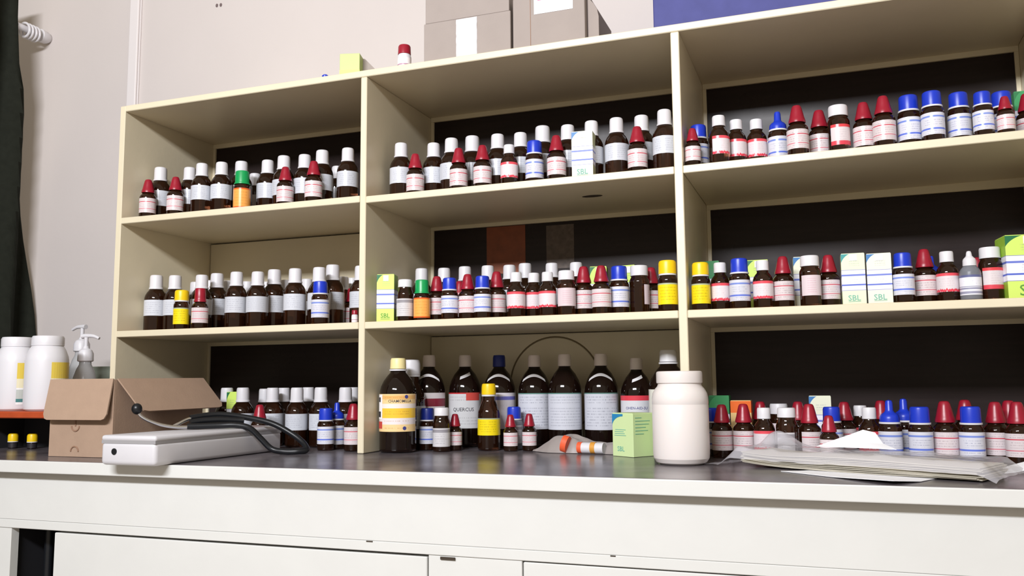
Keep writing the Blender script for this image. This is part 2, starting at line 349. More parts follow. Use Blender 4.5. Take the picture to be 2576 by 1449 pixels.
# shelf boards, each very slightly out of level: (z of the top at the left end, at the right end)
SHELF={(0,0):(.5393,.5393),(1,0):(.5368,.5393),(2,0):(.5393,.5465),(0,1):(.2706,.2706),(1,1):(.2706,.2706),(2,1):(.2706,.2706)}
for (c,r),(za,zb) in SHELF.items():
    x0,x1=CX[c]; th=.0145
    bm=box_bm(x0+.0004-O[0],x1-.0004-O[0],-.0004-O[1],.332-O[1],-th,0,.0012)
    for v in bm.verts: v.co.z+=za+(zb-za)*(v.co.x-x0)/(x1-x0)
    sh=mk('shelf',bm,M['cream'],unit)
    bm=box_bm(x0+.001-O[0],x1-.001-O[0],.003-O[1],.3165-O[1],0,.0003)
    for v in bm.verts: v.co.z+=za+(zb-za)*(v.co.x-x0)/(x1-x0)
    mk('added_bounce_liner',bm,M['bounce_liner'],sh)  # unseen sheet added on the shelf top to dim and warm bounce onto undersides
    if (c,r)==(1,0):
        bm=bmesh.new(); bmesh.ops.create_circle(bm,cap_ends=True,segments=16,radius=.022); bmesh.ops.scale(bm,verts=bm.verts,vec=(1,.5,1)); mk('scuff_mark',bm,M['groove'],sh,(1.109,.125-O[1],.5238))
ZR=((.5393,.7983),(.2706,.5251),(0,.2576))
CREAMBACK={(0,1),(1,2)}
backs={}
for c in range(3):
    for r in range(3):
        x0,x1=CX[c]; z0,z1=ZR[r]; z0+=.001
        if (c,r) in CREAMBACK:
            backs[c,r]=box('back_panel',x0+.0015,x1-.0015,.3185,.327,z0+.001,z1-.0035,M['cream'],unit,.001,1,O)
            continue
        zt=max(SHELF.get((c,r-1),(1,1))) if r else None
        backs[c,r]=box('back_panel',x0+.0005,x1-.0005,.3235,.331,z0,z1+.006,M['laminate'],unit,0,1,O)
        box('back_rail',x0+.0003,x1-.0003,.3175,.3233,z1-.011,z1+(.004 if r==0 else .011),M['cream'],unit,.0006,1,O)
        box('back_stile',x0+.0003,x0+.0085,.3177,.3233,z0,z1-.011,M['cream'],unit,.0006,1,O)
        box('back_stile',x1-.0085,x1-.0003,.3177,.3233,z0,z1-.011,M['cream'],unit,.0006,1,O)
# tape residue on the dark back of the middle compartment
bp=backs[1,1]
box('tape_residue',.795,.893,.3228,.3234,.40,.513,M['tape'],bp,0,1,O); box('paper_residue',.945,1.012,.3228,.3234,.405,.507,M['greypatch'],bp,0,1,O)
# round plugged cut-out in the cream back behind the large bottles
bp=backs[1,2]
bm=tube_bm([(.963+.108*math.cos(a),.3183-O[1],.138+.108*math.sin(a)) for a in [2*PI*k/64 for k in range(64)]],.0019,6,True); mk('cutout_groove',bm,M['softgroove'],bp)
bm=bmesh.new(); bmesh.ops.create_cone(bm,cap_ends=True,segments=64,radius1=.1055,radius2=.105,depth=.002)
bmesh.ops.rotate(bm,verts=bm.verts,matrix=Matrix.Rotation(PI/2,3,'X')); bmesh.ops.translate(bm,verts=bm.verts,vec=(.963,.3186-O[1],.138)); mk('cutout_plug',bm,M['cream'],bp,smooth=30)
# ------------------------------------------------------------------ counter
ctr=thing('counter','long cream counter with dark grey stone top below the shelves','counter',(.8,.0,-.9)); O=(.8,0,-.9)
box('stone_top',-.6,2.3,-.3,.339,-.023,0,M['stone'],ctr,.0008,1,O)
box('front_lip',-.6,2.3,-.3062,-.3001,-.0232,-.0003,M['ctrpaint'],ctr,.0015,2,O)
box('fascia',-.6,2.3,-.2805,-.2605,-.117,-.0234,M['ctrpaint'],ctr,.001,1,O)
box('rail',-.6,2.3,-.2815,-.2605,-.1335,-.1172,M['ctrpaint'],ctr,.001,1,O)
box('stile',-.6,.022,-.2795,-.2605,-.9,-.1337,M['ctrpaint'],ctr,.001,1,O)
d=box('door',.133,.927,-.2785,-.2605,-.88,-.1378,M['ctrpaint'],ctr,.0015,1,O)
box('stile',.930,1.0905,-.2795,-.2605,-.9,-.1340,M['ctrpaint'],ctr,.001,1,O)
d2=box('door',1.0925,2.0,-.2795,-.2605,-.88,-.1358,M['ctrpaint'],ctr,.0015,1,O)
box('stile',2.002,2.3,-.2795,-.2605,-.9,-.1337,M['ctrpaint'],ctr,.001,1,O)
box('cupboard_inside',-.6,2.3,.16,.17,-.9,-.0234,M['darkrack'],ctr,0,1,O)
box('cupboard_side',.0,.012,-.2600,.159,-.9,-.0234,M['darkrack'],ctr,0,1,O)
box('cupboard_side',.15,.162,-.2600,.159,-.9,-.0234,M['darkrack'],ctr,0,1,O)
lathe('pipe',[(0,0),(.009,0),(.009,.76),(0,.76)],M['black'],ctr,14,None,(.046-.8,-.21,.0))
# small chips of paint along the rail
for cx,cz,w,h in ((.817,-.1172,.012,.0018),(1.232,-.1172,.008,.0016),(.952,-.1352,.026,.0045)):
    box('paint_chip',cx,cx+w,-.2822,-.2812,cz-h,cz,M['groove'],ctr,0,1,O)
# ------------------------------------------------------------------ curtain and its rod
cr=thing('curtain','dark green curtain hanging at the left edge of the room','curtain',(-.66,-.4,-.88))
bm=bmesh.new(); ny,nz=150,30; g=[]
for j in range(nz+1):
    z=-.88+(1.30+.88)*j/nz; ye=.333 if z<.28 else .333-.112*((z-.28)/.82)**1.25 if z<1.1 else .221
    row=[]
    for i in range(ny+1):
        t=i/ny; y=ye-1.5*t; a=.026*math.sin(y*58+.6*math.sin(z*2))+.008*math.sin(y*23+z*3)
        if z>1.16: a*=.75
        row.append(bm.verts.new((a,y+.4,z+.88)))
    g.append(row)
for j in range(nz):
    for i in range(ny): bm.faces.new((g[j][i],g[j][i+1],g[j+1][i+1],g[j+1][i]))
o=mk('cloth',bm,M['curtain'],cr,smooth=True); md=o.modifiers.new('thick','SOLIDIFY'); md.thickness=.003
rod=thing('curtain_rod','white ribbed curtain rod end fixed to the wall at upper left','curtain rod',(-.655,.339,1.205))
def ylathe(name,prof,m,parent,seg=24):
    bm=lathe_bm(prof,seg); bmesh.ops.rotate(bm,verts=bm.verts,matrix=Matrix.Rotation(PI/2,3,'X')); return mk(name,bm,m,parent,smooth=35)
ylathe('pole',[(0,.02),(.010,.02),(.010,.115),(0,.115)],M['white'],rod)
ylathe('wall_socket',[(0,0),(.013,0),(.016,.006),(.019,.012),(.020,.032),(.016,.034),(0,.034)],M['white'],rod)
for k in range(4):
    y=.050+k*.012; pts=[(.021*math.cos(a),-y-.002*math.sin(a),-.004+.021*math.sin(a)) for a in [2*PI*q/24 for q in range(24)]]
    mk('curtain_ring',tube_bm(pts,.0035,8,True),M['white'],rod,smooth=True)

# ------------------------------------------------------------------ bottle kinds (unit height 1)
def body_profile(r,top,pts): return [(0,.004),(r*.9,0),(r*.985,.012),(r,.035),(r,top)]+pts
KD={}
KD['A']=dict(body=body_profile(.19,.575,[(.187,.605),(.175,.645),(.152,.69),(.122,.73),(.102,.752),(.1,.79),(0,.79)]),
  cap=[(.112,.748),(.119,.752),(.119,.775),(.110,.787),(.107,.955),(.101,.988),(.088,1.0),(0,1.0)],capm='white',lab=(.1915,.28,.555,-115,115,'lab_A'))
KD['R']=dict(body=body_profile(.197,.525,[(.193,.555),(.175,.59),(.145,.62),(.128,.64),(.126,.70),(0,.70)]),
  cap=[(.146,.655),(.153,.66),(.154,.69),(.146,.72),(.139,.745),(.132,.765),(.119,.83),(.097,.92),(.086,.962),(.068,.99),(.04,1.0),(0,1.0)],capm='red',lab=(.1985,.14,.505,-120,120,'lab_R'))
KD['C']=dict(body=KD['R']['body'],cap=[(.142,.655),(.147,.66),(.147,.69),(.138,.71),(.136,.76),(.126,.96),(.112,.992),(0,1.0)],capm='red',lab=(.1985,.14,.51,-120,120,'lab_R'))
KD['B']=dict(body=body_profile(.202,.60,[(.198,.63),(.184,.66),(.168,.68),(.164,.72),(0,.72)]),
  cap=[(.160,.722),(.168,.725),(.166,.80),(.163,.95),(.154,.985),(.135,1.0),(0,1.0)],capm='blue',ring=(.182,.692,.722),lab=(.2035,.15,.565,-120,120,'lab_B'))
KD['T']=dict(body=body_profile(.18,.53,[(.176,.56),(.162,.59),(.15,.61),(.148,.645),(0,.645)]),
  cap=[(.146,.646),(.153,.65),(.152,.70),(.145,.74),(.118,.772),(.078,.80),(.062,.83),(.057,.95),(.045,.985),(0,1.0)],capm='blue',ring=(.163,.618,.646),lab=(.1815,.1,.5,-120,120,'lab_B'))
KD['W']=dict(body=body_profile(.205,.565,[(.2,.60),(.182,.655),(.148,.705),(.118,.74),(.113,.80),(0,.80)]),
  cap=[(.124,.782),(.130,.786),(.128,.85),(.126,.965),(.116,.995),(0,1.0)],capm='white',lab=(.2065,.19,.555,-110,110,'lab_W'))
KD['P']=dict(body=body_profile(.205,.66,[(.2,.695),(.18,.735),(.166,.76),(.164,.80),(0,.80)]),
  cap=[(.174,.785),(.181,.79),(.18,.82),(.177,.965),(.166,.995),(0,1.0)],capm='white',lab=(.2065,.2,.6,-75,75,'lab_P'))
KD['N']=dict(body=body_profile(.205,.62,[(.2,.665),(.182,.72),(.166,.76),(.162,.83),(0,.83)]),
  cap=[(.166,.81),(.173,.815),(.172,.85),(.168,.965),(.155,.995),(0,1.0)],capm='white',lab=(.2065,.11,.53,-85,85,'lab_N'))
KD['G']=dict(body=body_profile(.205,.56,[(.198,.595),(.18,.63),(.168,.655),(.164,.71),(0,.71)]),
  cap=[(.188,.66),(.193,.665),(.192,.692),(.176,.70),(.172,.72),(.168,.955),(.154,.99),(.13,1.0),(0,1.0)],capm='green',lab=(.2065,.06,.55,-120,120,'lab_G'))
KD['Y']=dict(body=body_profile(.195,.60,[(.19,.635),(.178,.66),(.166,.68),(.162,.735),(0,.735)]),
  cap=[(.168,.735),(.176,.738),(.175,.80),(.172,.95),(.16,.985),(.14,1.0),(0,1.0)],capm='yellow',ring=(.172,.705,.736),lab=(.1965,.13,.545,-120,120,'lab_Y'))
KD['D']=dict(body=body_profile(.2,.54,[(.192,.585),(.165,.635),(.125,.68),(.105,.70),(.1,.74),(0,.74)]),
  cap=[(.118,.69),(.126,.695),(.122,.80),(.112,.835),(.078,.87),(.058,.895),(.048,.96),(.036,.99),(0,1.0)],capm='white',bodym='clearplastic',lab=(.2015,.1,.5,-120,120,'lab_D'))
KD['L']=dict(body=body_profile(.18,.56,[(.179,.60),(.172,.655),(.152,.72),(.118,.785),(.08,.832),(.064,.855),(.062,.895),(0,.895)]),
  cap=[(.066,.868),(.071,.872),(.07,.90),(.068,.97),(.061,.995),(0,1.0)],capm='pinkcap',bodym='amberdk',lab=(.1815,.2,.585,-80,80,'lab_L1'))
KD['K']=dict(body=body_profile(.198,.60,[(.196,.64),(.184,.695),(.155,.755),(.115,.81),(.086,.84),(.08,.885),(0,.885)]),
  cap=[(.082,.882),(.087,.886),(.086,.91),(.083,.975),(.074,.997),(0,1.0)],capm='creamcap',ring=(.094,.862,.878),bodym='amberdk',lab=(.1995,.22,.615,-95,75,'lab_K'))
KD['Q']=dict(body=body_profile(.172,.50,[(.171,.54),(.16,.60),(.132,.67),(.106,.725),(.1,.75),(.098,.84),(0,.84)]),
  cap=[(.104,.832),(.110,.836),(.109,.95),(.1,.99),(.085,1.0),(0,1.0)],capm='yellow',ring=(.108,.808,.832),lab=(.1735,.225,.48,-115,115,'lab_Y'))
KD['V']=dict(body=body_profile(.25,.55,[(.24,.60),(.22,.64),(.21,.70),(0,.70)]),cap=[(.225,.66),(.235,.67),(.225,.95),(.2,1.0),(0,1.0)],capm='red',bodym='white',lab=(.2525,.1,.5,-120,120,'lab_V'))
KD['S']=dict(body=body_profile(.30,.38,[(.29,.42),(.27,.45),(.26,.5),(0,.5)]),cap=[(.28,.47),(.33,.48),(.33,.86),(.29,.96),(.2,1.0),(0,1.0)],capm='yellow',ring=(.335,.42,.475),lab=(.3015,.05,.36,-100,100,'lab_Y'))
MESH={}
def mesh_of(key,fn,m,sharp):
    if key not in MESH:
        bm=fn(); me=bpy.data.meshes.new(key); bm.normal_update(); bm.to_mesh(me); bm.free()
        for p in me.polygons: p.use_smooth=True
        if sharp: me.set_sharp_from_angle(angle=math.radians(sharp))
        me.materials.append(m); MESH[key]=me
    return MESH[key]
def strip_bm(prof,a0,a1,zc,hz,drop):
    """paper strip stuck round a bottle's shoulder, sagging towards its ends"""
    pr=[(r,z) for r,z in prof if z>.5 and r>0]
    def rad(z):
        for (r0,z0),(r1,z1) in zip(pr,pr[1:]):
            if z0<=z<=z1: return r0+(r1-r0)*(z-z0)/(z1-z0)
        return pr[0][0]
    bm=bmesh.new(); L=bm.loops.layers.uv.new('UVMap'); g=[]
    for i in range(17):
        a=a0+(a1-a0)*i/16; t=(a/60)**2*drop if a0<-40 else (i/16)*-drop+drop*.5; row=[]
        for j in range(3):
            z=zc-t-hz*j/2; r=rad(z)+.0018; A=math.radians(a); row.append(bm.verts.new((r*math.sin(A),-r*math.cos(A),z)))
        g.append(row)
    for i in range(16):
        for j in range(2): bm.faces.new((g[i][j+1],g[i+1][j+1],g[i+1][j],g[i][j]))
    return bm
def bottle(kind,loc,h,rz,name,label,group,capm=None,lab=None,bodym=None,strip=0,cat='bottle',larc=None):
    k=KD[kind]; root=thing(name,label,cat,loc,rz,group,h)
    bmn=bodym or k.get('bodym','amber')
    inst('body',mesh_of('body_%s_%s'%(kind,bmn),lambda:lathe_bm(k['body'],28),M[bmn],50),root)
    cm=capm or k['capm']; n=len(k['cap'])
    cap=inst('cap',mesh_of('cap_%s_%s'%(kind,cm),lambda:lathe_bm(k['cap'],44,(2,n-4,.018)),M[cm],30),root)
    if 'ring' in k:
        r,a,b=k['ring']; inst('cap_ring',mesh_of('ring_%s'%kind,lambda:lathe_bm([(r*.86,a),(r,a),(r,b),(r*.86,b)],28),M['white'],30),root)
    r,a,b,a0,a1,lm=k['lab']; lm=lab or lm
    if larc: a0,a1=larc
    lo_=inst('label',mesh_of('label_%s_%s_%d_%d'%(kind,lm,a0,a1),lambda:arc_bm(r,a,b,a0,a1,24),M[lm],0),root)
    if strip:
        inst('neck_strip',mesh_of('strip%d_%s'%(strip,kind),lambda:strip_bm(k['body'],*((-52,52,.79,.030,.075) if strip==1 else (-18,34,.785,.034,.05))),M['ringpaper'],0),root)
    return root,lo_
LOOK={'A':('brown bottle with tall white cap','white_capped_bottle','tall white-capped brown bottles'),
'R':('bottle with cone-shaped red dropper cap','red_capped_bottle','red-capped dropper bottles'),'C':('bottle with straight red cap','red_capped_bottle','red-capped dropper bottles'),
'B':('blue-capped bottle with white collar','blue_capped_bottle','blue-capped bottles'),'T':('bottle with pointed blue dropper cap','blue_dropper_bottle','blue-capped bottles'),
'W':('white-capped bottle with red-banded label','white_capped_bottle','small white-capped bottles'),'P':('bottle with broad white cap','white_capped_bottle','small white-capped bottles'),
'N':('white-capped bottle with grey-headed label','white_capped_bottle','small white-capped bottles'),'G':('green-capped bottle with orange label','green_capped_bottle','green-capped bottles'),
'Y':('yellow-capped bottle with yellow label','yellow_capped_bottle','yellow-capped bottles'),'D':('grey plastic bottle with white nozzle','plastic_dropper_bottle',None),
'L':('large dark bottle','large_bottle','large dark bottles on the counter'),'K':('large dark bottle','large_bottle','large dark bottles on the counter'),'Q':('brown bottle','yellow_capped_bottle',None),'V':('tiny white vial with red cap','vial',None)}
COMP={(0,0):'top-left',(1,0):'top-middle',(2,0):'top-right',(0,1):'middle-left',(1,1):'centre',(2,1):'middle-right',(0,2):'bottom-left',(1,2):'bottom-middle',(2,2):'bottom-right'}
ORD=['first','second','third','fourth','fifth','sixth','seventh','eighth','ninth','tenth','eleventh','twelfth','thirteenth','fourteenth']
SPECIAL={ # (cell, u): overrides
(1,2,1002):dict(label='large dark bottle with cream cap and orange-yellow label, front of bottom-middle compartment',name='large_bottle',text=('CHAMOMILLA',.26,.54,12,'printblack',.2)),
(1,2,1027):dict(capm='white',lab='lab_A',label='brown bottle with white cap mostly hidden behind the cream-capped large bottle',name='white_capped_bottle'),
(1,2,1079):dict(lab='lab_Lm',strip=1,label='large dark bottle with maroon-banded label and pale neck strip'),
(1,2,1170):dict(lab='lab_Lq',strip=2,label='large dark bottle whose white label has a red top corner',text=('QUERCUS',.24,.40,-2,'printblack',.18),patch=((.5,.585,8,62,'printred'),)),
(1,2,1255):dict(capm='navy',lab='lab_Lb',strip=1,label='large dark bottle with blue cap at the back of bottom-middle compartment'),
(1,2,1344):dict(strip=1,label='large white-labelled dark bottle directly right of the blue-capped large bottle'),
(1,2,1420):dict(label='large white-labelled dark bottle without neck strip, behind the clear pouch'),
(1,2,1511):dict(strip=1,label='large white-labelled dark bottle just left of the red-topped label one'),
(1,2,1600):dict(lab='lab_Lr',strip=2,label='large dark bottle with red-topped white label behind the mint carton',text=('OHEN-AID-SU',.25,.45,0,'printnavy',.18)),
(1,2,1680):dict(capm='white',lab='lab_Kw',label='large dark bottle with white cap beside the divider, behind the white jar',name='large_bottle'),
(1,2,1229):dict(label='brown bottle with yellow cap and yellow label in front of large bottles',name='yellow_capped_bottle'),
(1,2,1075):dict(capm='navy',label='small blue-capped bottle beside the orange-labelled large bottle'),
(1,2,1293):dict(bodym='clearplastic',lab='lab_N',label='clear blue-capped bottle between two small red-capped droppers'),
(1,2,1145):dict(label='small red dropper bottle beside the white-capped grey-labelled one, bottom-middle compartment'),
(1,2,1284):dict(label='small red dropper bottle directly right of the yellow-labelled brown bottle'),
(1,2,1331):dict(label='small red dropper bottle at the left end of the clear pouch'),
(1,1,1607):dict(lab='lab_P',larc=(-30,60)),
(2,0,2107):dict(lab='lab_Pr',larc=(-55,65)),(2,1,2488):dict(lab='lab_Pr',larc=(-60,70)),(2,0,1807):dict(larc=(-60,75)),(2,1,2036):dict(larc=(-60,60)),
(2,2,1977):dict(larc=(-62,42)),(2,2,2034):dict(larc=(-45,90)),
}
BOT=[
('R',0,0,374,0.0300,0.0420,0.5393,0.0974,0,0),
('A',0,0,405,0.0222,0.0900,0.5393,0.1383,0,0),
('R',0,0,443,0.1101,0.0440,0.5393,0.0972,0,0),
('A',0,0,478,0.1093,0.0920,0.5393,0.1305,0,0),
('A',0,0,509,0.1757,0.0560,0.5393,0.1255,0,0),
('A',0,0,558,0.2259,0.0640,0.5393,0.1255,0,0),
('A',0,0,608,0.2436,0.1140,0.5393,0.1377,0,0),
('G',0,0,610,0.2973,0.0480,0.5393,0.0941,0,0),
('A',0,0,642,0.2193,0.2000,0.5393,0.1298,0,1),
('A',0,0,674,0.3232,0.1080,0.5393,0.1315,0,0),
('A',0,0,715,0.3749,0.0980,0.5393,0.1343,0,0),
('R',0,0,719,0.4064,0.0600,0.5393,0.0972,0,0),
('A',0,0,767,0.4319,0.0980,0.5393,0.1315,0,0),
('R',0,0,790,0.4943,0.0400,0.5393,0.0974,0,0),
('A',0,0,811,0.4866,0.0860,0.5393,0.1332,0,0),
('A',0,0,849,0.4567,0.2000,0.5393,0.1258,0,1),
('A',0,0,876,0.5654,0.0660,0.5393,0.1251,0,0),
('A',1,0,1009,0.6906,0.0800,0.5370,0.1292,0,0),
('R',1,0,1045,0.7343,0.0620,0.5371,0.0974,0,0),
('A',1,0,1091,0.7571,0.1060,0.5372,0.1288,0,0),
('A',1,0,1136,0.8060,0.0920,0.5374,0.1305,0,0),
('R',1,0,1154,0.8386,0.0560,0.5375,0.0973,0,0),
('A',1,0,1188,0.8358,0.1380,0.5375,0.1443,0,0),
('R',1,0,1214,0.8936,0.0540,0.5377,0.0971,0,0),
('A',1,0,1252,0.9109,0.0980,0.5378,0.1293,0,0),
('W',1,0,1280,0.9571,0.0420,0.5380,0.0872,0,0),
('A',1,0,1309,0.9638,0.0940,0.5380,0.1256,0,0),
('B',1,0,1344,1.0072,0.0560,0.5382,0.0931,0,0),
('A',1,0,1365,1.0001,0.1340,0.5382,0.1466,0,0),
('R',1,0,1399,1.0571,0.0460,0.5384,0.0975,0,0),
('A',1,0,1428,1.0680,0.0920,0.5384,0.1294,0,0),
('A',1,0,1487,1.1236,0.0720,0.5386,0.1255,0,0),
('A',1,0,1550,1.1755,0.0700,0.5388,0.1253,0,0),
('R',1,0,1602,1.2212,0.0480,0.5390,0.0975,0,0),
('A',1,0,1613,1.2213,0.0940,0.5390,0.1317,0,0),
('A',1,0,1677,1.2742,0.0540,0.5392,0.1252,0,0),
('R',2,0,1738,1.3308,0.0260,0.5395,0.0750,0,0),
('B',2,0,1756,1.3367,0.0660,0.5396,0.0906,0,1),
('W',2,0,1807,1.3794,0.0300,0.5400,0.0936,25,0),
('W',2,0,1851,1.4080,0.0600,0.5404,0.0907,0,0),
('W',2,0,1902,1.4436,0.0780,0.5408,0.0922,0,0),
('T',2,0,1955,1.4828,0.0760,0.5412,0.1031,0,0),
('R',2,0,2003,1.5183,0.0360,0.5417,0.0974,0,0),
('R',2,0,2059,1.5559,0.0900,0.5421,0.0999,0,0),
('P',2,0,2107,1.5891,0.0640,0.5425,0.0952,15,0),
('R',2,0,2170,1.6318,0.0660,0.5430,0.0974,0,0),
('R',2,0,2220,1.6637,0.0420,0.5433,0.0975,0,0),
('B',2,0,2283,1.7061,0.0600,0.5438,0.0969,0,0),
('B',2,0,2342,1.7415,0.0400,0.5442,0.0931,0,0),
('B',2,0,2409,1.7866,0.0680,0.5448,0.0934,0,0),
('B',2,0,2469,1.8183,0.0340,0.5451,0.0801,0,0),
('B',2,0,2517,1.8588,0.1000,0.5456,0.0954,0,1),
('R',2,0,2526,1.8516,0.0340,0.5455,0.0689,0,0),
('R',2,0,2581,1.9035,0.1300,0.5461,0.0971,0,0),
('A',0,1,394,0.0228,0.0880,0.2706,0.1387,0,0),
('A',0,1,441,0.0798,0.0880,0.2706,0.1353,0,0),
('Y',0,1,458,0.1467,0.0350,0.2706,0.0913,0,0),
('A',0,1,493,0.0555,0.1900,0.2706,0.1315,0,1),
('C',0,1,505,0.1994,0.0350,0.2706,0.0941,0,0),
('A',0,1,508,0.1584,0.0880,0.2706,0.1325,0,0),
('A',0,1,529,0.0546,0.2440,0.2706,0.1413,0,1),
('A',0,1,547,0.1573,0.1440,0.2706,0.1427,0,0),
('A',0,1,574,0.1459,0.2000,0.2706,0.1313,0,1),
('A',0,1,596,0.2581,0.0880,0.2706,0.1345,0,0),
('A',0,1,622,0.2183,0.1800,0.2706,0.1238,0,1),
('A',0,1,649,0.3170,0.0880,0.2706,0.1319,0,0),
('A',0,1,670,0.2421,0.2240,0.2706,0.1266,0,1),
('A',0,1,691,0.3228,0.1440,0.2706,0.1433,0,0),
('A',0,1,719,0.3174,0.1980,0.2706,0.1247,0,1),
('A',0,1,743,0.4186,0.0880,0.2706,0.1338,0,0),
('A',0,1,772,0.3759,0.2000,0.2706,0.1244,0,1),
('A',0,1,804,0.4822,0.0880,0.2706,0.1331,0,0),
('B',0,1,806,0.5223,0.0300,0.2706,0.0930,0,0),
('A',0,1,838,0.4826,0.1440,0.2706,0.1458,0,0),
('A',0,1,863,0.4675,0.2140,0.2706,0.1268,0,1),
('R',0,1,884,0.5057,0.1880,0.2706,0.0953,0,1),
('A',0,1,887,0.4618,0.2680,0.2706,0.1301,0,1),
('V',0,1,893,0.6083,0.0300,0.2706,0.0275,0,0),
('A',0,1,909,0.5883,0.0900,0.2706,0.1309,0,0),
('N',1,1,1019,0.7277,0.0300,0.2706,0.0871,0,0),
('A',1,1,1061,0.6828,0.2000,0.2706,0.1333,0,1),
('G',1,1,1062,0.7666,0.0300,0.2706,0.0843,0,0),
('R',1,1,1099,0.7850,0.0630,0.2706,0.0951,0,0),
('A',1,1,1117,0.7441,0.1900,0.2706,0.1297,0,1),
('B',1,1,1131,0.8290,0.0300,0.2706,0.0852,0,0),
('R',1,1,1156,0.8038,0.1400,0.2706,0.0923,0,1),
('A',1,1,1170,0.7951,0.1900,0.2706,0.1304,0,1),
('R',1,1,1176,0.8633,0.0440,0.2706,0.0934,0,0),
('B',1,1,1214,0.8997,0.0350,0.2706,0.0861,0,0),
('A',1,1,1227,0.8501,0.1900,0.2706,0.1294,0,1),
('R',1,1,1249,0.9168,0.0710,0.2706,0.0991,0,0),
('A',1,1,1281,0.9050,0.1800,0.2706,0.1265,0,1),
('W',1,1,1298,0.9721,0.0350,0.2706,0.0901,0,0),
('A',1,1,1321,0.9247,0.2280,0.2706,0.1352,0,1),
('W',1,1,1342,1.0008,0.0610,0.2706,0.0904,0,0),
('W',1,1,1377,1.0396,0.0300,0.2706,0.0867,0,0),
('A',1,1,1388,1.0022,0.1800,0.2706,0.1253,0,1),
('P',1,1,1424,1.0769,0.0350,0.2706,0.0879,0,0),
('A',1,1,1449,1.0563,0.1800,0.2706,0.1239,0,1),
('R',1,1,1468,1.1042,0.0630,0.2706,0.0986,0,0),
('R',1,1,1512,1.1471,0.0350,0.2706,0.0945,0,0),
('B',1,1,1557,1.1757,0.0630,0.2706,0.0947,0,0),
('P',1,1,1607,1.2115,0.0820,0.2706,0.0964,65,0),
('R',1,1,1637,1.2274,0.1200,0.2706,0.0969,0,0),
('Y',1,1,1678,1.2760,0.0300,0.2706,0.0957,0,0),
('Y',2,1,1761,1.3369,0.0300,0.2706,0.0885,0,0),
('W',2,1,1810,1.3701,0.0500,0.2706,0.0892,0,0),
('B',2,1,1859,1.4064,0.0350,0.2706,0.0926,0,0),
('W',2,1,1917,1.4473,0.0350,0.2706,0.0872,0,0),
('R',2,1,1968,1.4820,0.0510,0.2706,0.0949,0,0),
('P',2,1,2036,1.5287,0.0300,0.2706,0.0900,0,0),
('R',2,1,2082,1.5597,0.0600,0.2706,0.0940,0,0),
('B',2,1,2269,1.6796,0.0300,0.2706,0.0857,0,0),
('R',2,1,2323,1.7170,0.0670,0.2706,0.0960,0,0),
('T',2,1,2340,1.7337,0.1300,0.2706,0.0920,0,1),
('W',2,1,2380,1.7498,0.0470,0.2706,0.0869,0,0),
('D',2,1,2436,1.7819,0.0300,0.2706,0.0837,0,0),
('R',2,1,2457,1.8067,0.1200,0.2706,0.0832,0,1),
('P',2,1,2488,1.8153,0.0460,0.2706,0.0897,10,0),
('A',0,2,571,0.1751,0.1700,0.0000,0.1359,0,0),
('A',0,2,611,0.2365,0.1500,0.0000,0.1360,0,0),
('R',0,2,654,0.3327,0.0850,0.0000,0.0975,0,0),
('A',0,2,667,0.2336,0.2400,0.0000,0.1326,0,1),
('A',0,2,686,0.3065,0.1700,0.0000,0.1350,0,0),
('A',0,2,715,0.2991,0.2260,0.0000,0.1346,0,0),
('A',0,2,747,0.3874,0.1500,0.0000,0.1350,0,0),
('A',0,2,776,0.3654,0.2300,0.0000,0.1353,0,1),
('A',0,2,807,0.4451,0.1600,0.0000,0.1352,0,0),
('B',0,2,820,0.5159,0.0700,0.0000,0.0898,0,0),
('T',0,2,848,0.5194,0.1100,0.0000,0.1020,0,0),
('A',0,2,869,0.5045,0.1700,0.0000,0.1347,0,0),
('A',0,2,887,0.4818,0.2400,0.0000,0.1344,0,1),
('R',0,2,889,0.5872,0.0650,0.0000,0.1000,0,0),
('K',1,2,1002,0.6941,0.0650,0.0000,0.1958,0,0),
('Q',1,2,1027,0.6834,0.1450,0.0000,0.1940,0,1),
('B',1,2,1075,0.7314,0.1300,0.0000,0.0886,0,0),
('L',1,2,1079,0.6947,0.2150,0.0000,0.2066,0,0),
('N',1,2,1111,0.7789,0.1000,0.0000,0.0910,0,0),
('R',1,2,1145,0.7945,0.1350,0.0000,0.0764,0,0),
('L',1,2,1170,0.7689,0.2500,0.0000,0.2061,0,0),
('Q',1,2,1229,0.8645,0.1550,0.0000,0.1402,0,0),
('L',1,2,1255,0.8525,0.2500,0.0000,0.2045,0,0),
('R',1,2,1284,0.9191,0.1400,0.0000,0.0752,0,0),
('B',1,2,1293,0.9109,0.1850,0.0000,0.0902,0,0),
('R',1,2,1331,0.9539,0.1600,0.0000,0.0767,0,0),
('L',1,2,1344,0.9351,0.2540,0.0000,0.2030,0,0),
('L',1,2,1420,1.0093,0.2400,0.0000,0.2033,0,0),
('L',1,2,1511,1.0881,0.2500,0.0000,0.2030,0,0),
('L',1,2,1600,1.1658,0.2500,0.0000,0.1923,0,0),
('K',1,2,1680,1.2493,0.1650,0.0000,0.2044,0,0),
('B',2,2,1783,1.3342,0.1180,0.0000,0.0900,0,0),
('R',2,2,1815,1.3598,0.0870,0.0000,0.0973,0,0),
('R',2,2,1869,1.4000,0.0780,0.0000,0.0987,0,0),
('R',2,2,1912,1.4215,0.2000,0.0000,0.1003,0,1),
('W',2,2,1920,1.4375,0.0600,0.0000,0.0925,0,0),
('P',2,2,1958,1.4549,0.2240,0.0000,0.0959,0,1),
('N',2,2,1977,1.4769,0.0550,0.0000,0.0927,0,0),
('R',2,2,2006,1.4935,0.1600,0.0000,0.1011,0,1),
('R',2,2,2034,1.5152,0.0680,0.0000,0.0989,0,0),
('R',2,2,2084,1.5480,0.0000,0.0000,0.0809,0,0),
('B',2,2,2091,1.5529,0.1200,0.0000,0.0922,0,1),
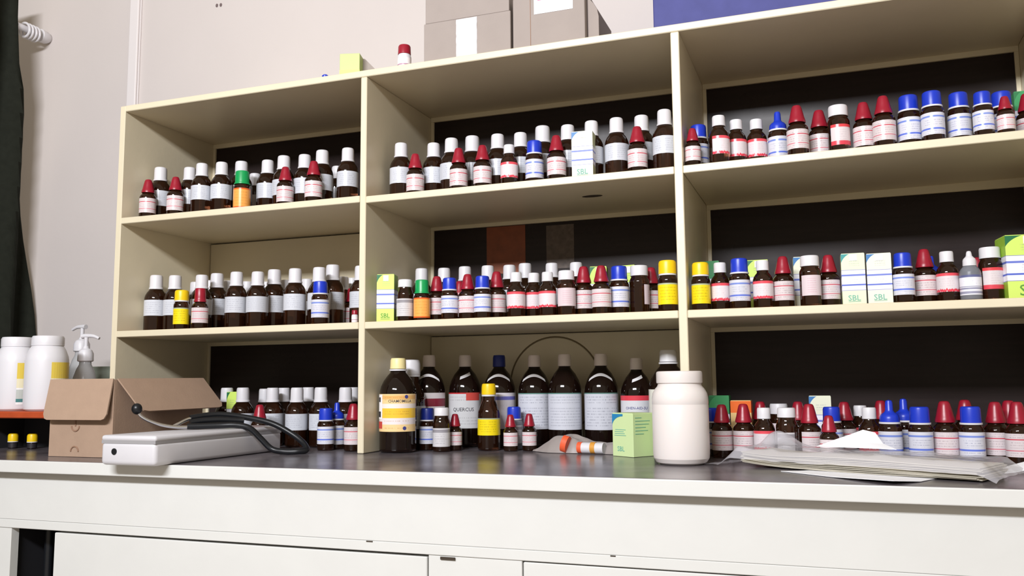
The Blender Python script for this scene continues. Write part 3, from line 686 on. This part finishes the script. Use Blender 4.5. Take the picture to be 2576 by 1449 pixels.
('R',2,2,2123,1.5757,0.1700,0.0000,0.1002,0,1),
('W',2,2,2163,1.6042,0.2020,0.0000,0.0930,0,1),
('W',2,2,2185,1.6149,0.0700,0.0000,0.0929,0,0),
('R',2,2,2215,1.6415,0.2200,0.0000,0.1016,0,1),
('T',2,2,2235,1.6462,0.0450,0.0000,0.1064,0,0),
('T',2,2,2271,1.6728,0.1000,0.0000,0.1077,0,1),
('B',2,2,2312,1.6924,0.0350,0.0000,0.0946,0,0),
('R',2,2,2375,1.7330,0.0550,0.0000,0.1038,0,0),
('R',2,2,2426,1.7751,0.1400,0.0000,0.1042,0,1),
('B',2,2,2440,1.7692,0.0350,0.0000,0.0951,0,0),
('R',2,2,2502,1.8121,0.0760,0.0000,0.1020,0,0),
('R',2,2,2536,1.8399,0.1200,0.0000,0.1034,0,1),
('R',2,2,2557,1.8383,0.0400,0.0000,0.1028,0,0),
]
def place_bottles():
    cnt={}; tot={}
    for b in BOT: key=(b[1],b[2],b[0],b[9]); tot[key]=tot.get(key,0)+1
    for kind,c,r,u,x,y,z,h,rot,bk in BOT:
        key=(c,r,kind,bk); i=cnt.get(key,0); cnt[key]=i+1
        look,name,grp=LOOK[kind]; sp=SPECIAL.get((c,r,u),{})
        if tot[key]==1: pos='the only such one in the %s compartment'%COMP[c,r] if not bk else 'half hidden in the %s compartment'%COMP[c,r]
        elif i==tot[key]-1 and tot[key]>2: pos=('rightmost such in the %s compartment' if not bk else 'rightmost such behind others, %s compartment')%COMP[c,r]
        else: pos=('%s such from left, %s compartment' if not bk else '%s such from left behind others, %s compartment')%(ORD[i] if i else 'leftmost',COMP[c,r])
        if i==0 and tot[key]>1: pos=pos.replace('leftmost such from left','leftmost such')
        label=sp.get('label') or '%s, %s'%(look,pos)
        rz=.75*math.atan2(1.555-x,1.59+y)+math.radians(random.uniform(-9,9)+rot)
        if kind in 'LK': rz=.8*math.atan2(1.555-x,1.59+y)
        root,lb=bottle(kind,(x,y,z+.0007),h,rz,sp.get('name',name),label,grp,sp.get('capm'),sp.get('lab'),sp.get('bodym'),sp.get('strip',0),larc=sp.get('larc'))
        if 'text' in sp:
            s,wd,zz,a,m,rr=sp['text']; rr=KD[kind]['lab'][0]+.0012
            mk('lettering',bend(text_bm(s,wd),rr,zz,a),M[m],lb)
        for (z0,z1,a0,a1,m) in sp.get('patch',()):
            mk('printed_patch',arc_bm(KD[kind]['lab'][0]+.0008,z0,z1,a0,a1,12),M[m],lb)
        if (c,r,u)==(1,2,1002):
            rr=KD['K']['lab'][0]+.0012
            for zz,a in ((.585,32),(.255,26)):
                bm=bmesh.new(); bmesh.ops.create_circle(bm,cap_ends=True,segments=14,radius=.02); bmesh.ops.rotate(bm,verts=bm.verts,matrix=Matrix.Rotation(PI/2,3,'X')); mk('printed_seal',bend(bm,rr,zz,a),M['printnavy'],lb)
            for z0,z1,m in ((.25,.325,'printred'),(.35,.61,'paper')): mk('printed_patch',arc_bm(rr,z0,z1,-84,-50,8),M[m],lb)
            mk('printed_patch',arc_bm(rr+.0006,.37,.43,-84,-58,8),M['printblack'],lb); mk('printed_patch',arc_bm(rr+.0006,.53,.58,-76,-60,8),M['printblack'],lb)
place_bottles()

# ------------------------------------------------------------------ medicine cartons
def carton(label,x,y,z,w,d,h,rz,m,sbl=None,sticker=False,group='medicine cartons',letter='SBL',name='medicine_carton'):
    """x,y = middle of the front bottom edge"""
    root=thing(name,label,'carton',(x,y,z+.0007),rz,group)
    bm=box_bm(-w/2,w/2,0,d,0,h,0,1,True); mk('box_body',bm,M[m],root)
    # tuck-in lid with a raised edge
    mk('lid_flap',box_bm(-w/2+.0008,w/2-.0008,.0006,d-.0008,h,h+.0012),M[m],root)
    if sbl: mk('lettering',text_bm(letter,w*.52),M[sbl],root,(0,-.0004,h*.13))
    if sbl: mk('small_print',box_bm(-w*.26,w*.26,-.0005,-.0002,h*.055,h*.062),M[sbl],root)
    if sticker:
        mk('price_sticker',box_bm(-w*.12,w*.18,-.0008,0,h*.865,h*.985),M['paper'],root)
    return root
C_=carton
C_('pale cream medicine carton lettered SBL on the shelf, top-middle compartment',1.117,.022,.5390,.042,.035,.092,math.radians(4),'ct_cream','printteal',True)
C_('slim lime green carton at the left end of the centre compartment',.6855,.022,.2706,.037,.036,.099,math.radians(15),'ct_lime','printgreen',True)
C_('pale green carton lettered SBL, left of the pair, middle-right compartment',1.600,.022,.2706,.0385,.036,.0885,math.radians(1),'ct_pale','printteal',True)
C_('cream carton lettered SBL, right of the pair, middle-right compartment',1.6415,.021,.2706,.0395,.036,.086,math.radians(-1),'ct_cream','printteal',True)
C_('large lime green carton at the right end of the middle-right compartment',1.8705,.024,.2706,.072,.052,.104,math.radians(7),'ct_lime','printgreen',True)
C_('green-topped carton behind the yellow-capped bottle, middle-right compartment',1.336,.17,.2706,.038,.04,.109,0,'ct_green')
C_('lime carton behind the blue-capped bottle, middle-right compartment',1.432,.125,.2706,.04,.036,.1,math.radians(3),'ct_lime',None,True)
C_('cream carton behind the broad white-capped bottle, middle-right compartment',1.521,.105,.2706,.045,.036,.0985,math.radians(4),'ct_cream',None,True)
C_('lime carton half hidden behind red caps, centre compartment',1.099,.20,.2706,.036,.034,.115,math.radians(8),'ct_lime',None,True)
C_('pale carton half hidden behind the blue-capped bottle, centre compartment',1.170,.17,.2706,.03,.034,.11,math.radians(-8),'ct_lime',None,True)
C_('green-topped carton behind the white jar, bottom-right compartment',1.342,.20,.0,.04,.036,.111,0,'ct_green')
o_=C_('orange-topped carton behind red dropper caps, bottom-right compartment',1.388,.16,.0,.039,.034,.102,0,'ct_orange')
C_('cream carton with blue corner behind bottles, bottom-right compartment',1.533,.19,.0,.04,.034,.110,0,'ct_cream')
C_('yellow-green carton half hidden behind the cardboard flap, bottom-left compartment',.205,.15,.0,.03,.034,.125,0,'ct_lime')
C_('green-topped white carton at the far right of the top-right compartment',1.905,.15,.5460,.034,.036,.108,0,'ct_green')
# turned mint carton on the counter beside the jar
mc=thing('medicine_carton','mint green carton turned corner-on beside the white jar','carton',(1.200,.045,.0003),math.radians(-33),'medicine cartons')
mk('box_body',box_bm(-.056,0,0,.056,0,.081,.0006),M['ct_mint'],mc); bpy.context.view_layer.update()
mk('lid_flap',box_bm(-.055,-.001,.001,.055,.081,.0822),M['ct_mint'],mc)
def face_print(parent,face,u0,u1,v0,v1,m,name='printed_patch'):
    if face=='L': mk(name,box_bm(-.056+u0*.056,-.056+u1*.056,-.0006,-.0002,v0*.081,v1*.081),M[m],parent)
    else: mk(name,box_bm(.0002,.0006,u0*.056,u1*.056,v0*.081,v1*.081),M[m],parent)
bm=bmesh.new(); pts=[(0,.99),(.52,.99)]+[(.52-.52*math.sin(t*PI/2),.70+.24*math.cos(t*PI/2)) for t in [k/6 for k in range(7)]]
f_=bm.faces.new([bm.verts.new((-.056+a*.056,-.0005,b*.081)) for a,b in pts]); bmesh.ops.recalc_face_normals(bm,faces=bm.faces); mk('colour_corner',bm,bpy.data.materials.get('mint_blue') or mat('mint_blue',(40,130,180),.5),mc)
mk('lettering',text_bm('SBL',.019),M['printteal'],mc,(-.033,-.0006,.0145))
for k,(u0,u1) in enumerate(((.15,.65),(.12,.55),(.12,.6),(.1,.66))): face_print(mc,'L',u0,u1,.62-.045*k,.632-.045*k,'printteal','print_line')
for k,(u0,u1) in enumerate(((.1,.4),(.1,.8),(.1,.75),(.1,.6),(.1,.7),(.1,.5))): face_print(mc,'R',u0,u1,.9-.075*k,.912-.075*k,'printteal','print_line')
C_('pale mint carton standing directly behind the white jar',1.262,.052,0,.028,.032,.085,math.radians(14),'ct_mint')

# ------------------------------------------------------------------ white jar on the counter
jar=thing('white_jar','large white plastic jar with screw lid at the counter front','jar',(1.306,-.056,.0004))
R_=.0485
lathe('jar_body',[(0,.002),(.037,0),(.043,.003),(.0475,.010),(R_,.018),(R_,.1005),(.0482,.1012),(.0482,.1022),(R_,.103),(R_,.112),(.0468,.121),(.0425,.1285),(.0385,.133),(.0375,.136),(.0375,.146),(0,.146)],M['jarwhite'],jar,48,None,None,25)
lathe('jar_lid',[(.0375,.138),(.0395,.1385),(.0398,.141),(.0398,.1555),(.0388,.158),(.036,.159),(0,.159)],M['jarwhite'],jar,60,(3,3,.012),None,30)

# ------------------------------------------------------------------ clear pouch with orange bits
pch=thing('plastic_pouch','crumpled clear pouch holding orange-ringed tubes on the counter','pouch',(1.062,.135,.0004),math.radians(-8))
bm=bmesh.new(); nx,ny=40,16; g=[]
def pouch_h(t,s):
    w=(1-abs(2*s-1)**2.5); prof=.034*math.exp(-((t-.33)/.22)**2)+.020*(1/(1+math.exp(-(t-.45)*30)))*(1-max(0,(t-.93)/.07)**2)
    return max(.0008,w*prof*(1+.25*noise.noise(Vector((t*9,s*6,1.3)))))
for i in range(nx+1):
    t=i/nx; row=[]
    for j in range(ny+1):
        s=j/ny; hw=.034*(.25+.75*min(1,t/.25)) if t<.25 else .034-.009*min(1,(t-.25)/.3)
        row.append(bm.verts.new((-.095+.19*t,(2*s-1)*hw+.004*noise.noise(Vector((t*7,s*3,5))),pouch_h(t,s))))
    g.append(row)
for i in range(nx):
    for j in range(ny): bm.faces.new((g[i][j],g[i+1][j],g[i+1][j+1],g[i][j+1]))
mk('pouch_film',bm,M['filmgrey'],pch,smooth=True)
for k,(xx,w,m,rr) in enumerate(((-.012,.012,'orangeband',.017),(.022,.009,'orangeband',.0112),(.0360,.019,'white',.0108),(.0505,.010,'amberband',.0114),(.0640,.017,'white',.0108))):
    bm=lathe_bm([(0,-w/2),(rr,-w/2),(rr,w/2),(0,w/2)],18); bmesh.ops.rotate(bm,verts=bm.verts,matrix=Matrix.Rotation(PI/2,3,'Y'))
    if k==0: bmesh.ops.scale(bm,verts=bm.verts,vec=(1,.8,1)); bmesh.ops.rotate(bm,verts=bm.verts,matrix=Matrix.Rotation(.25,3,'Y'))
    bmesh.ops.translate(bm,verts=bm.verts,vec=(xx,(-.027 if k else -.024),rr+.001)); mk('orange_ring' if 'band' in m else 'white_tube',bm,M[m],pch,smooth=30)

# ------------------------------------------------------------------ papers in a clear sleeve
stk=thing('paper_stack','stack of cream papers inside a clear plastic sleeve on the counter','papers',(1.598,-.1085,.0016),math.radians(-25.5))
for k in range(11):
    a=math.radians(random.uniform(-1.2,1.2)); dx,dy=random.uniform(-.004,.004),random.uniform(-.002,.002)
    bm=bmesh.new(); g=[]; n=16
    for i in range(n+1):
        t=i/n; sag=.004*math.sin(t*PI)*(k/11)+.006*max(0,(.25-t)/.25)**2; row=[]
        for j in range(5): row.append(bm.verts.new((-.183+.366*t,-.054+.108*j/4,.0004+k*.0016+sag+.0006*math.sin(t*9+k))))
        g.append(row)
    for i in range(n):
        for j in range(4): bm.faces.new((g[i][j],g[i+1][j],g[i+1][j+1],g[i][j+1]))
    ret=bmesh.ops.extrude_face_region(bm,geom=list(bm.faces)); bmesh.ops.translate(bm,verts=[v for v in ret['geom'] if isinstance(v,bmesh.types.BMVert)],vec=(0,0,.0011)); bmesh.ops.recalc_face_normals(bm,faces=bm.faces)
    o=mk('sheet',bm,M['oldpaper'],stk,(dx,dy,0)); o.rotation_euler=(0,0,a)
def crumple_sleeve():
    bm=bmesh.new(); nx,ny=110,44; g=[]
    for i in range(nx+1):
        row=[]
        for j in range(ny+1):
            x=-.245+.455*i/nx; y=-.075+.142*j/ny
            ex=max(0,abs(x)-.186); ey=max(0,abs(y)-.057); d=math.hypot(ex,ey)
            nz_=noise.noise(Vector((x*24,y*34,.3)))*.0035+noise.noise(Vector((x*60,y*80,2.3)))*.0020
            up=.024*math.exp(-((x+.165)/.03)**2-((y-.045)/.025)**2)
            top=.0245+.004*math.sin((x+.19)/.38*PI)+.006*max(0,(-x-.09)/.09)**2
            z=top*max(0,1-d/.035)**1.2+up*(1 if d<.03 else .4)+nz_*(1 if d<.001 else min(1,.35+d*8))
            if d<.003: z=max(z,top-.001)
            row.append(bm.verts.new((x+.006*noise.noise(Vector((x*9,y*9,4))),y+.004*noise.noise(Vector((x*9,y*9,7))),max(z,-.0002+.0012*abs(noise.noise(Vector((x*50,y*50,9))))))))
        g.append(row)
    for i in range(nx):
        for j in range(ny): bm.faces.new((g[i][j],g[i+1][j],g[i+1][j+1],g[i][j+1]))
    return bm
mk('plastic_sleeve',crumple_sleeve(),M['film'],stk,smooth=70)
def sheet_obj(name,label,pts_rows,m,thick=.0006,loc=(0,0,0)):
    bm=bmesh.new(); g=[[bm.verts.new(p) for p in r] for r in pts_rows]
    for a,b in zip(g,g[1:]):
        for i in range(len(a)-1): bm.faces.new((a[i],a[i+1],b[i+1],b[i]))
    bmesh.ops.subdivide_edges(bm,edges=list(bm.edges),cuts=3,use_grid_fill=True,smooth=.4)
    ret=bmesh.ops.extrude_face_region(bm,geom=list(bm.faces)); bmesh.ops.translate(bm,verts=[v for v in ret['geom'] if isinstance(v,bmesh.types.BMVert)],vec=(0,thick*.5,thick)); bmesh.ops.recalc_face_normals(bm,faces=bm.faces)
    return tag(mk(name,bm,m,None,loc,smooth=True),label,'paper','loose papers')
sheet_obj('loose_paper','white sheet of paper peaking up behind the plastic-wrapped stack',[[(1.528,-.066,.0335),(1.59,-.088,.034),(1.645,-.108,.0335)],[(1.552,-.052,.042),(1.592,-.065,.045),(1.628,-.078,.040)],[(1.580,-.048,.052),(1.600,-.050,.060),(1.618,-.056,.056)]],M['paper'])
sheet_obj('loose_paper','white folded paper sticking out right of the plastic-wrapped stack',[[(1.770,-.150,.003),(1.800,-.155,.008),(1.830,-.150,.016)],[(1.772,-.130,.004),(1.800,-.132,.011),(1.836,-.125,.021)],[(1.776,-.110,.006),(1.802,-.110,.014),(1.842,-.100,.025)]],M['paper'])
sheet_obj('loose_paper','white sheet lying under the front of the plastic-wrapped stack',[[(1.475,-.150,.0004),(1.55,-.222,.0008),(1.628,-.290,.0045)],[(1.50,-.14,.0004),(1.58,-.20,.0004),(1.665,-.25,.0008)],[(1.53,-.12,.0004),(1.61,-.16,.0004),(1.69,-.20,.0004)]],M['paper'])

# ------------------------------------------------------------------ crumpled clear bags standing behind bottles
def standing_film(label,x0,x1,z,h,y,seed,m='film'):
    bm=bmesh.new(); nx,nz_=46,16; g=[]
    for i in range(nx+1):
        t=i/nx; row=[]; hh=h*(.55+.45*math.sin(PI*min(1,max(0,t*.96+.02)))+.28*noise.noise(Vector((t*7,seed,0))))
        for j in range(nz_+1):
            s=j/nz_; row.append(bm.verts.new(((x1-x0)*t,.010*noise.noise(Vector((t*12,s*5,seed)))+.005*noise.noise(Vector((t*34,s*17,seed))),hh*s+.0005)))
        g.append(row)
    for i in range(nx):
        for j in range(nz_): bm.faces.new((g[i][j],g[i+1][j],g[i+1][j+1],g[i][j+1]))
    root=thing('plastic_bag',label,'bag',(x0,y,z),0,'crumpled clear bags'); o=mk('film',bm,M[m],root,smooth=60); md=o.modifiers.new('thick','SOLIDIFY'); md.thickness=.0008
    return root
standing_film('crumpled clear plastic bag behind bottles at the right of top-middle compartment',1.12,1.28,.5398,.115,.3025,3.1)
standing_film('crumpled clear plastic bag behind bottles at the left of top-right compartment',1.345,1.60,.5435,.103,.3025,8.7)

# ------------------------------------------------------------------ open cardboard box
cb=thing('cardboard_box','small open cardboard box with flaps folded out at counter left','box',(.12,-.08,.0004)); O=(.12,-.08,.0004)
X0,X1,Y0,Y1,ZT,t_=.037,.203,-.215,.05,.156,.003
box('front_wall',X0,X1,Y0,Y0+t_,0.0004,ZT,M['card'],cb,.0006,1,O); box('rear_wall',X0,X1,Y1-t_,Y1,.0004,ZT,M['card'],cb,.0006,1,O)
box('side_wall',X0,X0+t_,Y0+t_,Y1-t_,.0004,ZT,M['card'],cb,.0006,1,O); box('side_wall',X1-t_,X1,Y0+t_,Y1-t_,.0004,ZT,M['card'],cb,.0006,1,O); box('bottom',X0+t_,X1-t_,Y0+t_,Y1-t_,.0004,.0034,M['carddark'],cb,0,1,O)
def flap(name,hinge0,hinge1,out,drop,m,round_=.012):
    """flap hanging from the hinge line: out = horizontal offset vector at the free edge, drop = fall at the free edge"""
    a,b=Vector(hinge0)-Vector(O),Vector(hinge1)-Vector(O); o=Vector(out)+Vector((0,0,-drop)); n=o.normalized().cross((b-a).normalized())*.003
    bm=bmesh.new(); L=[]; e=(b-a).normalized()
    prof=[a,b,b+o*.86,b+o*.97-e*round_*.4,b+o-e*round_,a+o+e*round_,a+o*.97+e*round_*.4,a+o*.86]
    lo_=[bm.verts.new(p) for p in prof]; hi=[bm.verts.new(p+n) for p in prof]
    bm.faces.new(lo_); bm.faces.new(list(reversed(hi)))
    for i in range(len(lo_)): bm.faces.new((lo_[i],lo_[(i+1)%8],hi[(i+1)%8],hi[i]))
    bmesh.ops.recalc_face_normals(bm,faces=bm.faces); return mk(name,bm,m,cb)
flap('front_flap',(X0,Y0-.0005,ZT+.001),(X1,Y0-.0005,ZT+.001),(0,-.016,0),.082,M['card'])
flap('side_flap',(X1+.0005,Y0+.006,ZT),(X1+.0005,Y1-.004,ZT+.002),(.046,.020,0),.066,M['card'],.02)
flap('rear_flap',(X0,Y1+.0005,ZT),(X1,Y1+.0005,ZT),(0,.03,0),.05,M['card'])
for zc in (.062,.011):
    bm=tube_bm([(.010*math.cos(a),0,.010*math.sin(a)) for a in [PI+PI*k/10 for k in range(11)]] if zc>.03 else [(.010*math.cos(a),0,.010*math.sin(a)) for a in [PI*k/10 for k in range(11)]],.0016,6); mk('thumb_hole',bm,M['carddark'],cb,(.107-O[0],Y0-.0006-O[1],zc))
box('thumb_slit',.1055,.1085,Y0-.0012,Y0-.0004,.062,.073,M['carddark'],cb,0,1,O)

# ------------------------------------------------------------------ grey enamel instrument case overhanging the edge
dv=thing('instrument_case','long pale grey instrument case overhanging the counter edge','case',(.368,-.157,.0006))
mk('case_base',box_bm(-.062,.062,-.189,.189,0,.0415,.008,4),M['device'],dv,smooth=35)
mk('case_lid',box_bm(-.0622,.0622,-.1892,.1892,.0425,.0535,.005,3),M['device'],dv,smooth=35)
mk('lid_seam',box_bm(-.0610,.0610,-.1880,.1880,.0385,.0445),M['seam'],dv)
bm=lathe_bm([(0,0),(.0058,0),(.0058,.003),(0,.003)],20); bmesh.ops.rotate(bm,verts=bm.verts,matrix=Matrix.Rotation(PI/2,3,'X')); mk('knob_hole',bm,M['black'],dv,(-.030,-.1872,.0245),smooth=30)

# ------------------------------------------------------------------ stethoscope
st=thing('stethoscope','black and chrome stethoscope lying over the grey instrument case','stethoscope',(.4,-.10,.06)); O=Vector((.4,-.10,.06))
def rel(p): return [Vector(q)-O for q in p]
EAR=[(.284,-.235,.092),(.288,-.231,.084),(.297,-.221,.075),(.312,-.203,.066),(.330,-.180,.0605),(.349,-.158,.0600)]
EAR2=[(.318,-.178,.0605),(.324,-.168,.066),(.331,-.146,.075),(.345,-.12,.079)]
mk('ear_tube',tube_bm(spline(rel(EAR)),.0034,10),M['chrome'],st,smooth=True); mk('ear_tube',tube_bm(spline(rel(EAR2)),.0034,10),M['chrome'],st,smooth=True)
bm=bmesh.new(); bmesh.ops.create_uvsphere(bm,u_segments=16,v_segments=10,radius=.0100)
for v in bm.verts: v.co.z*=1.1
mk('ear_tip',bm,M['black'],st,rel([(.283,-.237,.098)])[0],smooth=True)
T1=[(.331,-.142,.077),(.347,-.115,.081),(.369,-.09,.082),(.406,-.06,.075),(.450,-.034,.062),(.490,-.022,.041),(.520,-.022,.022),(.536,-.034,.0085),(.526,-.050,.0066),(.500,-.060,.0066),(.474,-.066,.012),(.455,-.078,.034),(.438,-.092,.055),(.415,-.106,.0615),(.390,-.122,.0615),(.360,-.147,.0610),(.342,-.163,.0610)]
mk('rubber_tubing',tube_bm(spline(rel(T1)),.0060,12),M['black'],st,smooth=True)
T2=[(.338,-.150,.068),(.352,-.130,.071),(.375,-.105,.072),(.398,-.083,.070),(.410,-.073,.069)]
mk('rubber_yoke',tube_bm(spline(rel(T2)),.0066,12),M['black'],st,smooth=True)

# ------------------------------------------------------------------ left end of the counter
rk=thing('low_rack','low dark rack with an orange-red board on top, counter left end','rack',(-.16,-.06,.0004)); O=(-.16,-.06,.0004)
box('top_board',-.30,-.045,-.125,.02,.073,.088,M['orange'],rk,.002,1,O); box('rear_panel',-.30,-.045,.01,.018,.0004,.073,M['darkrack'],rk,0,1,O)
box('side_panel',-.30,-.292,-.12,.01,.0004,.073,M['darkrack'],rk,0,1,O); box('side_panel',-.053,-.045,-.12,.01,.0004,.073,M['darkrack'],rk,0,1,O)
for i,(x,lb) in enumerate(((-.256,'stubby yellow-capped bottle under the orange board, left of the two'),(-.196,'stubby yellow-capped bottle under the orange board, right of the two'))):
    bottle('S',(x,-.05,.0004),.034,.6,'yellow_capped_bottle',lb,'yellow-capped bottles',bodym='amberdk',lab='lab_S')
def talc(label,x,y,h,rz):
    t=thing('white_bottle',label,'bottle',(x,y,.0885),rz,'tall white plastic bottles')
    r=.0455
    lathe('body',[(0,.002),(r*.86,0),(r*.97,.004),(r,.012),(r,h*.66),(r*.97,h*.72),(r*.86,h*.80),(r*.74,h*.855),(r*.70,h*.87),(r*.70,h*.88),(0,h*.88)],M['white'],t,40,None,None,30)
    lathe('cap',[(r*.70,h*.862),(r*.755,h*.866),(r*.76,h*.9),(r*.755,h*.97),(r*.70,h*.995),(0,h)],M['white'],t,48,(2,3,.02),None,30)
    mk('label',arc_bm(r+.0006,h*.08,h*.64,32,170,20),M['lab_jar'],t)
talc('tall white plastic bottle on the orange board beside the cardboard box',-.140,-.07,.171,math.radians(28)); talc('tall white plastic bottle on the orange board, cut by the left edge',-.240,-.065,.171,math.radians(20))
def pump(label,x,y,hn,hh,rz,r):
    """hn = height of collar base, hh = height of the pump head"""
    t=thing('pump_bottle',label,'pump bottle',(x,y,.0004),rz,'pump bottles behind the cardboard box')
    lathe('body',[(0,.002),(r*.9,0),(r,.006),(r,hn*.72),(r*.93,hn*.80),(r*.7,hn*.9),(r*.5,hn*.955),(r*.48,hn*1.02),(0,hn*1.02)],M['clearpump'],t,32,None,None,40)
    lathe('collar',[(r*.58,hn-.002),(r*.66,hn),(r*.64,hn+.018),(r*.5,hn+.026),(.008,hn+.030),(.0055,hn+.036),(0,hn+.036)],M['white'],t,36,(1,2,.03),None,30)
    lathe('stem',[(0,hn+.03),(.0048,hn+.03),(.0048,hh-.006),(0,hh-.006)],M['white'],t,14)
    bm=tube_bm(spline([(-.012,0,hh-.003),(0,0,hh-.002),(.02,0,hh-.003),(.036,0,hh-.009)]),.0062,12,False,lambda q:1.0-.45*q); mk('pump_head',bm,M['white'],t,smooth=True)
pump('clear pump bottle with nozzle pointing right, nearer the shelf side',-.161,.06,.205,.268,math.radians(8),.028)
pump('clear pump bottle with nozzle pointing left, nearer the wall',-.243,.125,.233,.297,math.radians(176),.03)
gt=thing('green_tray','grey-green plastic tray standing low against the wall','tray',(-.30,.27,.0004)); O=(-.30,.27,.0004)
box('tray_front',-.50,-.12,.225,.23,.0004,.196,M['darkgreen'],gt,.002,1,O); box('tray_rear',-.50,-.12,.318,.323,.0004,.196,M['darkgreen'],gt,.002,1,O)
box('tray_end',-.50,-.495,.23,.318,.0004,.196,M['darkgreen'],gt,.001,1,O); box('tray_end',-.125,-.12,.23,.318,.0004,.196,M['darkgreen'],gt,.001,1,O); box('tray_floor',-.495,-.125,.23,.318,.0004,.004,M['darkgreen'],gt,0,1,O)

# ------------------------------------------------------------------ things on top of the unit
ZT=.8134
def shipping_box(label,x0,x1,y0,y1,z0,z1,extra=None):
    O=((x0+x1)/2,(y0+y1)/2,z0); t=thing('shipping_carton',label,'box',O,0,'grey-brown shipping cartons'); 
    box('carton_body',x0,x1,y0,y1,z0,z1,M['cardgrey'],t,.0012,1,O); return t,O
t1,O=shipping_box('shipping carton with clear tape strip on top of the unit',.7745,.9705,.02,.25,ZT,.9035)
bm=bmesh.new(); n,mn=14,8; g=[[bm.verts.new((-.023+.047*j/mn+.0012*noise.noise(Vector((i*.7,j*.9,3))),-.1158-.0014*abs(noise.noise(Vector((i*.9,j*1.3,.4)))),.004+.084*i/n)) for j in range(mn+1)] for i in range(n+1)]
for i in range(n):
    for j in range(mn): bm.faces.new((g[i][j],g[i][j+1],g[i+1][j+1],g[i+1][j]))
mk('clear_tape',bm,M['tapefilm'],t1,smooth=20)
t2,O=shipping_box('shipping carton stacked on the taped carton, cut by picture top',.7775,.9675,.025,.25,.9039,1.05)
mk('lid_flap',box_bm(-.095,.095,-.1165,-.113,.0,.14,.0006),M['cardgrey'],t2)
t3,O=shipping_box('shipping carton with white label and pink print on top of the unit',.976,1.128,.02,.25,ZT,.925)
mk('flap_edge',box_bm(-.0385,-.0375,-.1158,-.1152,.002,.110),M['carddark'],t3)
mk('address_label',box_bm(-.030,.052,-.1160,-.1151,.072,.106),M['paper'],t3)
lp=mk('pink_print',box_bm(-.022,.030,-.1163,-.1160,.1000,.1055),mat('pink_print',(224,110,150),.6),t3)
bm=bmesh.new(); pr=[(0,0),(.022,0),(.022,.055),(.019,.07),(.012,.083),(0,.098)]
lo_=[bm.verts.new((a,0,b)) for a,b in pr]; hi=[bm.verts.new((a,.003,b)) for a,b in pr]; bm.faces.new(lo_); bm.faces.new(list(reversed(hi)))
for i in range(len(pr)): bm.faces.new((lo_[i],lo_[(i+1)%6],hi[(i+1)%6],hi[i]))
bmesh.ops.recalc_face_normals(bm,faces=bm.faces); mk('side_flap',bm,M['cardgrey'],t3,(.0785,-.10,.0))
bb=thing('blue_box','blue cardboard box on top of the unit at upper right','box',(1.55,.16,ZT)); O=(1.55,.16,ZT)
box('box_body',1.2625,1.85,.03,.30,ZT,.98,M['bluebox'],bb,.002,1,O); box('box_lid',1.2605,1.852,.028,.302,.98,1.03,M['bluebox'],bb,.002,1,O)
gc=thing('small_carton','small pale lime carton with grey triangle beside it on top of unit','carton',(.597,.0235,ZT),math.radians(16),'medicine cartons')
mk('box_body',box_bm(-.022,.022,-.016,.02,0,.046,.0006),M['ct_small'],gc); mk('bottom_edge',box_bm(-.0222,.0222,-.0166,-.0158,0.0,.009),M['ct_lime'],gc)
bm=bmesh.new(); pr=[(0,0),(.046,0),(.004,.044),(0,.044)]; lo_=[bm.verts.new((a,0,b)) for a,b in pr]; hi=[bm.verts.new((a,.001,b)) for a,b in pr]; bm.faces.new(lo_); bm.faces.new(list(reversed(hi)))
for i in range(4): bm.faces.new((lo_[i],lo_[(i+1)%4],hi[(i+1)%4],hi[i]))
bmesh.ops.recalc_face_normals(bm,faces=bm.faces); mk('grey_triangle',bm,M['cardgrey'],gc,(.0225,.012,0.0))  # thin grey triangle standing at the carton's right side
bottle('V',(.7155,.045,ZT),.060,.9,'vial','white vial with red cap on top of the unit',None)
bcap=lathe('bottle_cap',[(0,0),(.007,0),(.0075,.002),(.0075,.008),(.005,.0105),(0,.011)],M['blue'],None,20,(1,3,.04),(.533,.02,ZT+.0002)); tag(bcap,'small loose blue bottle cap on top of the unit','bottle cap')
bpy.context.view_layer.update()
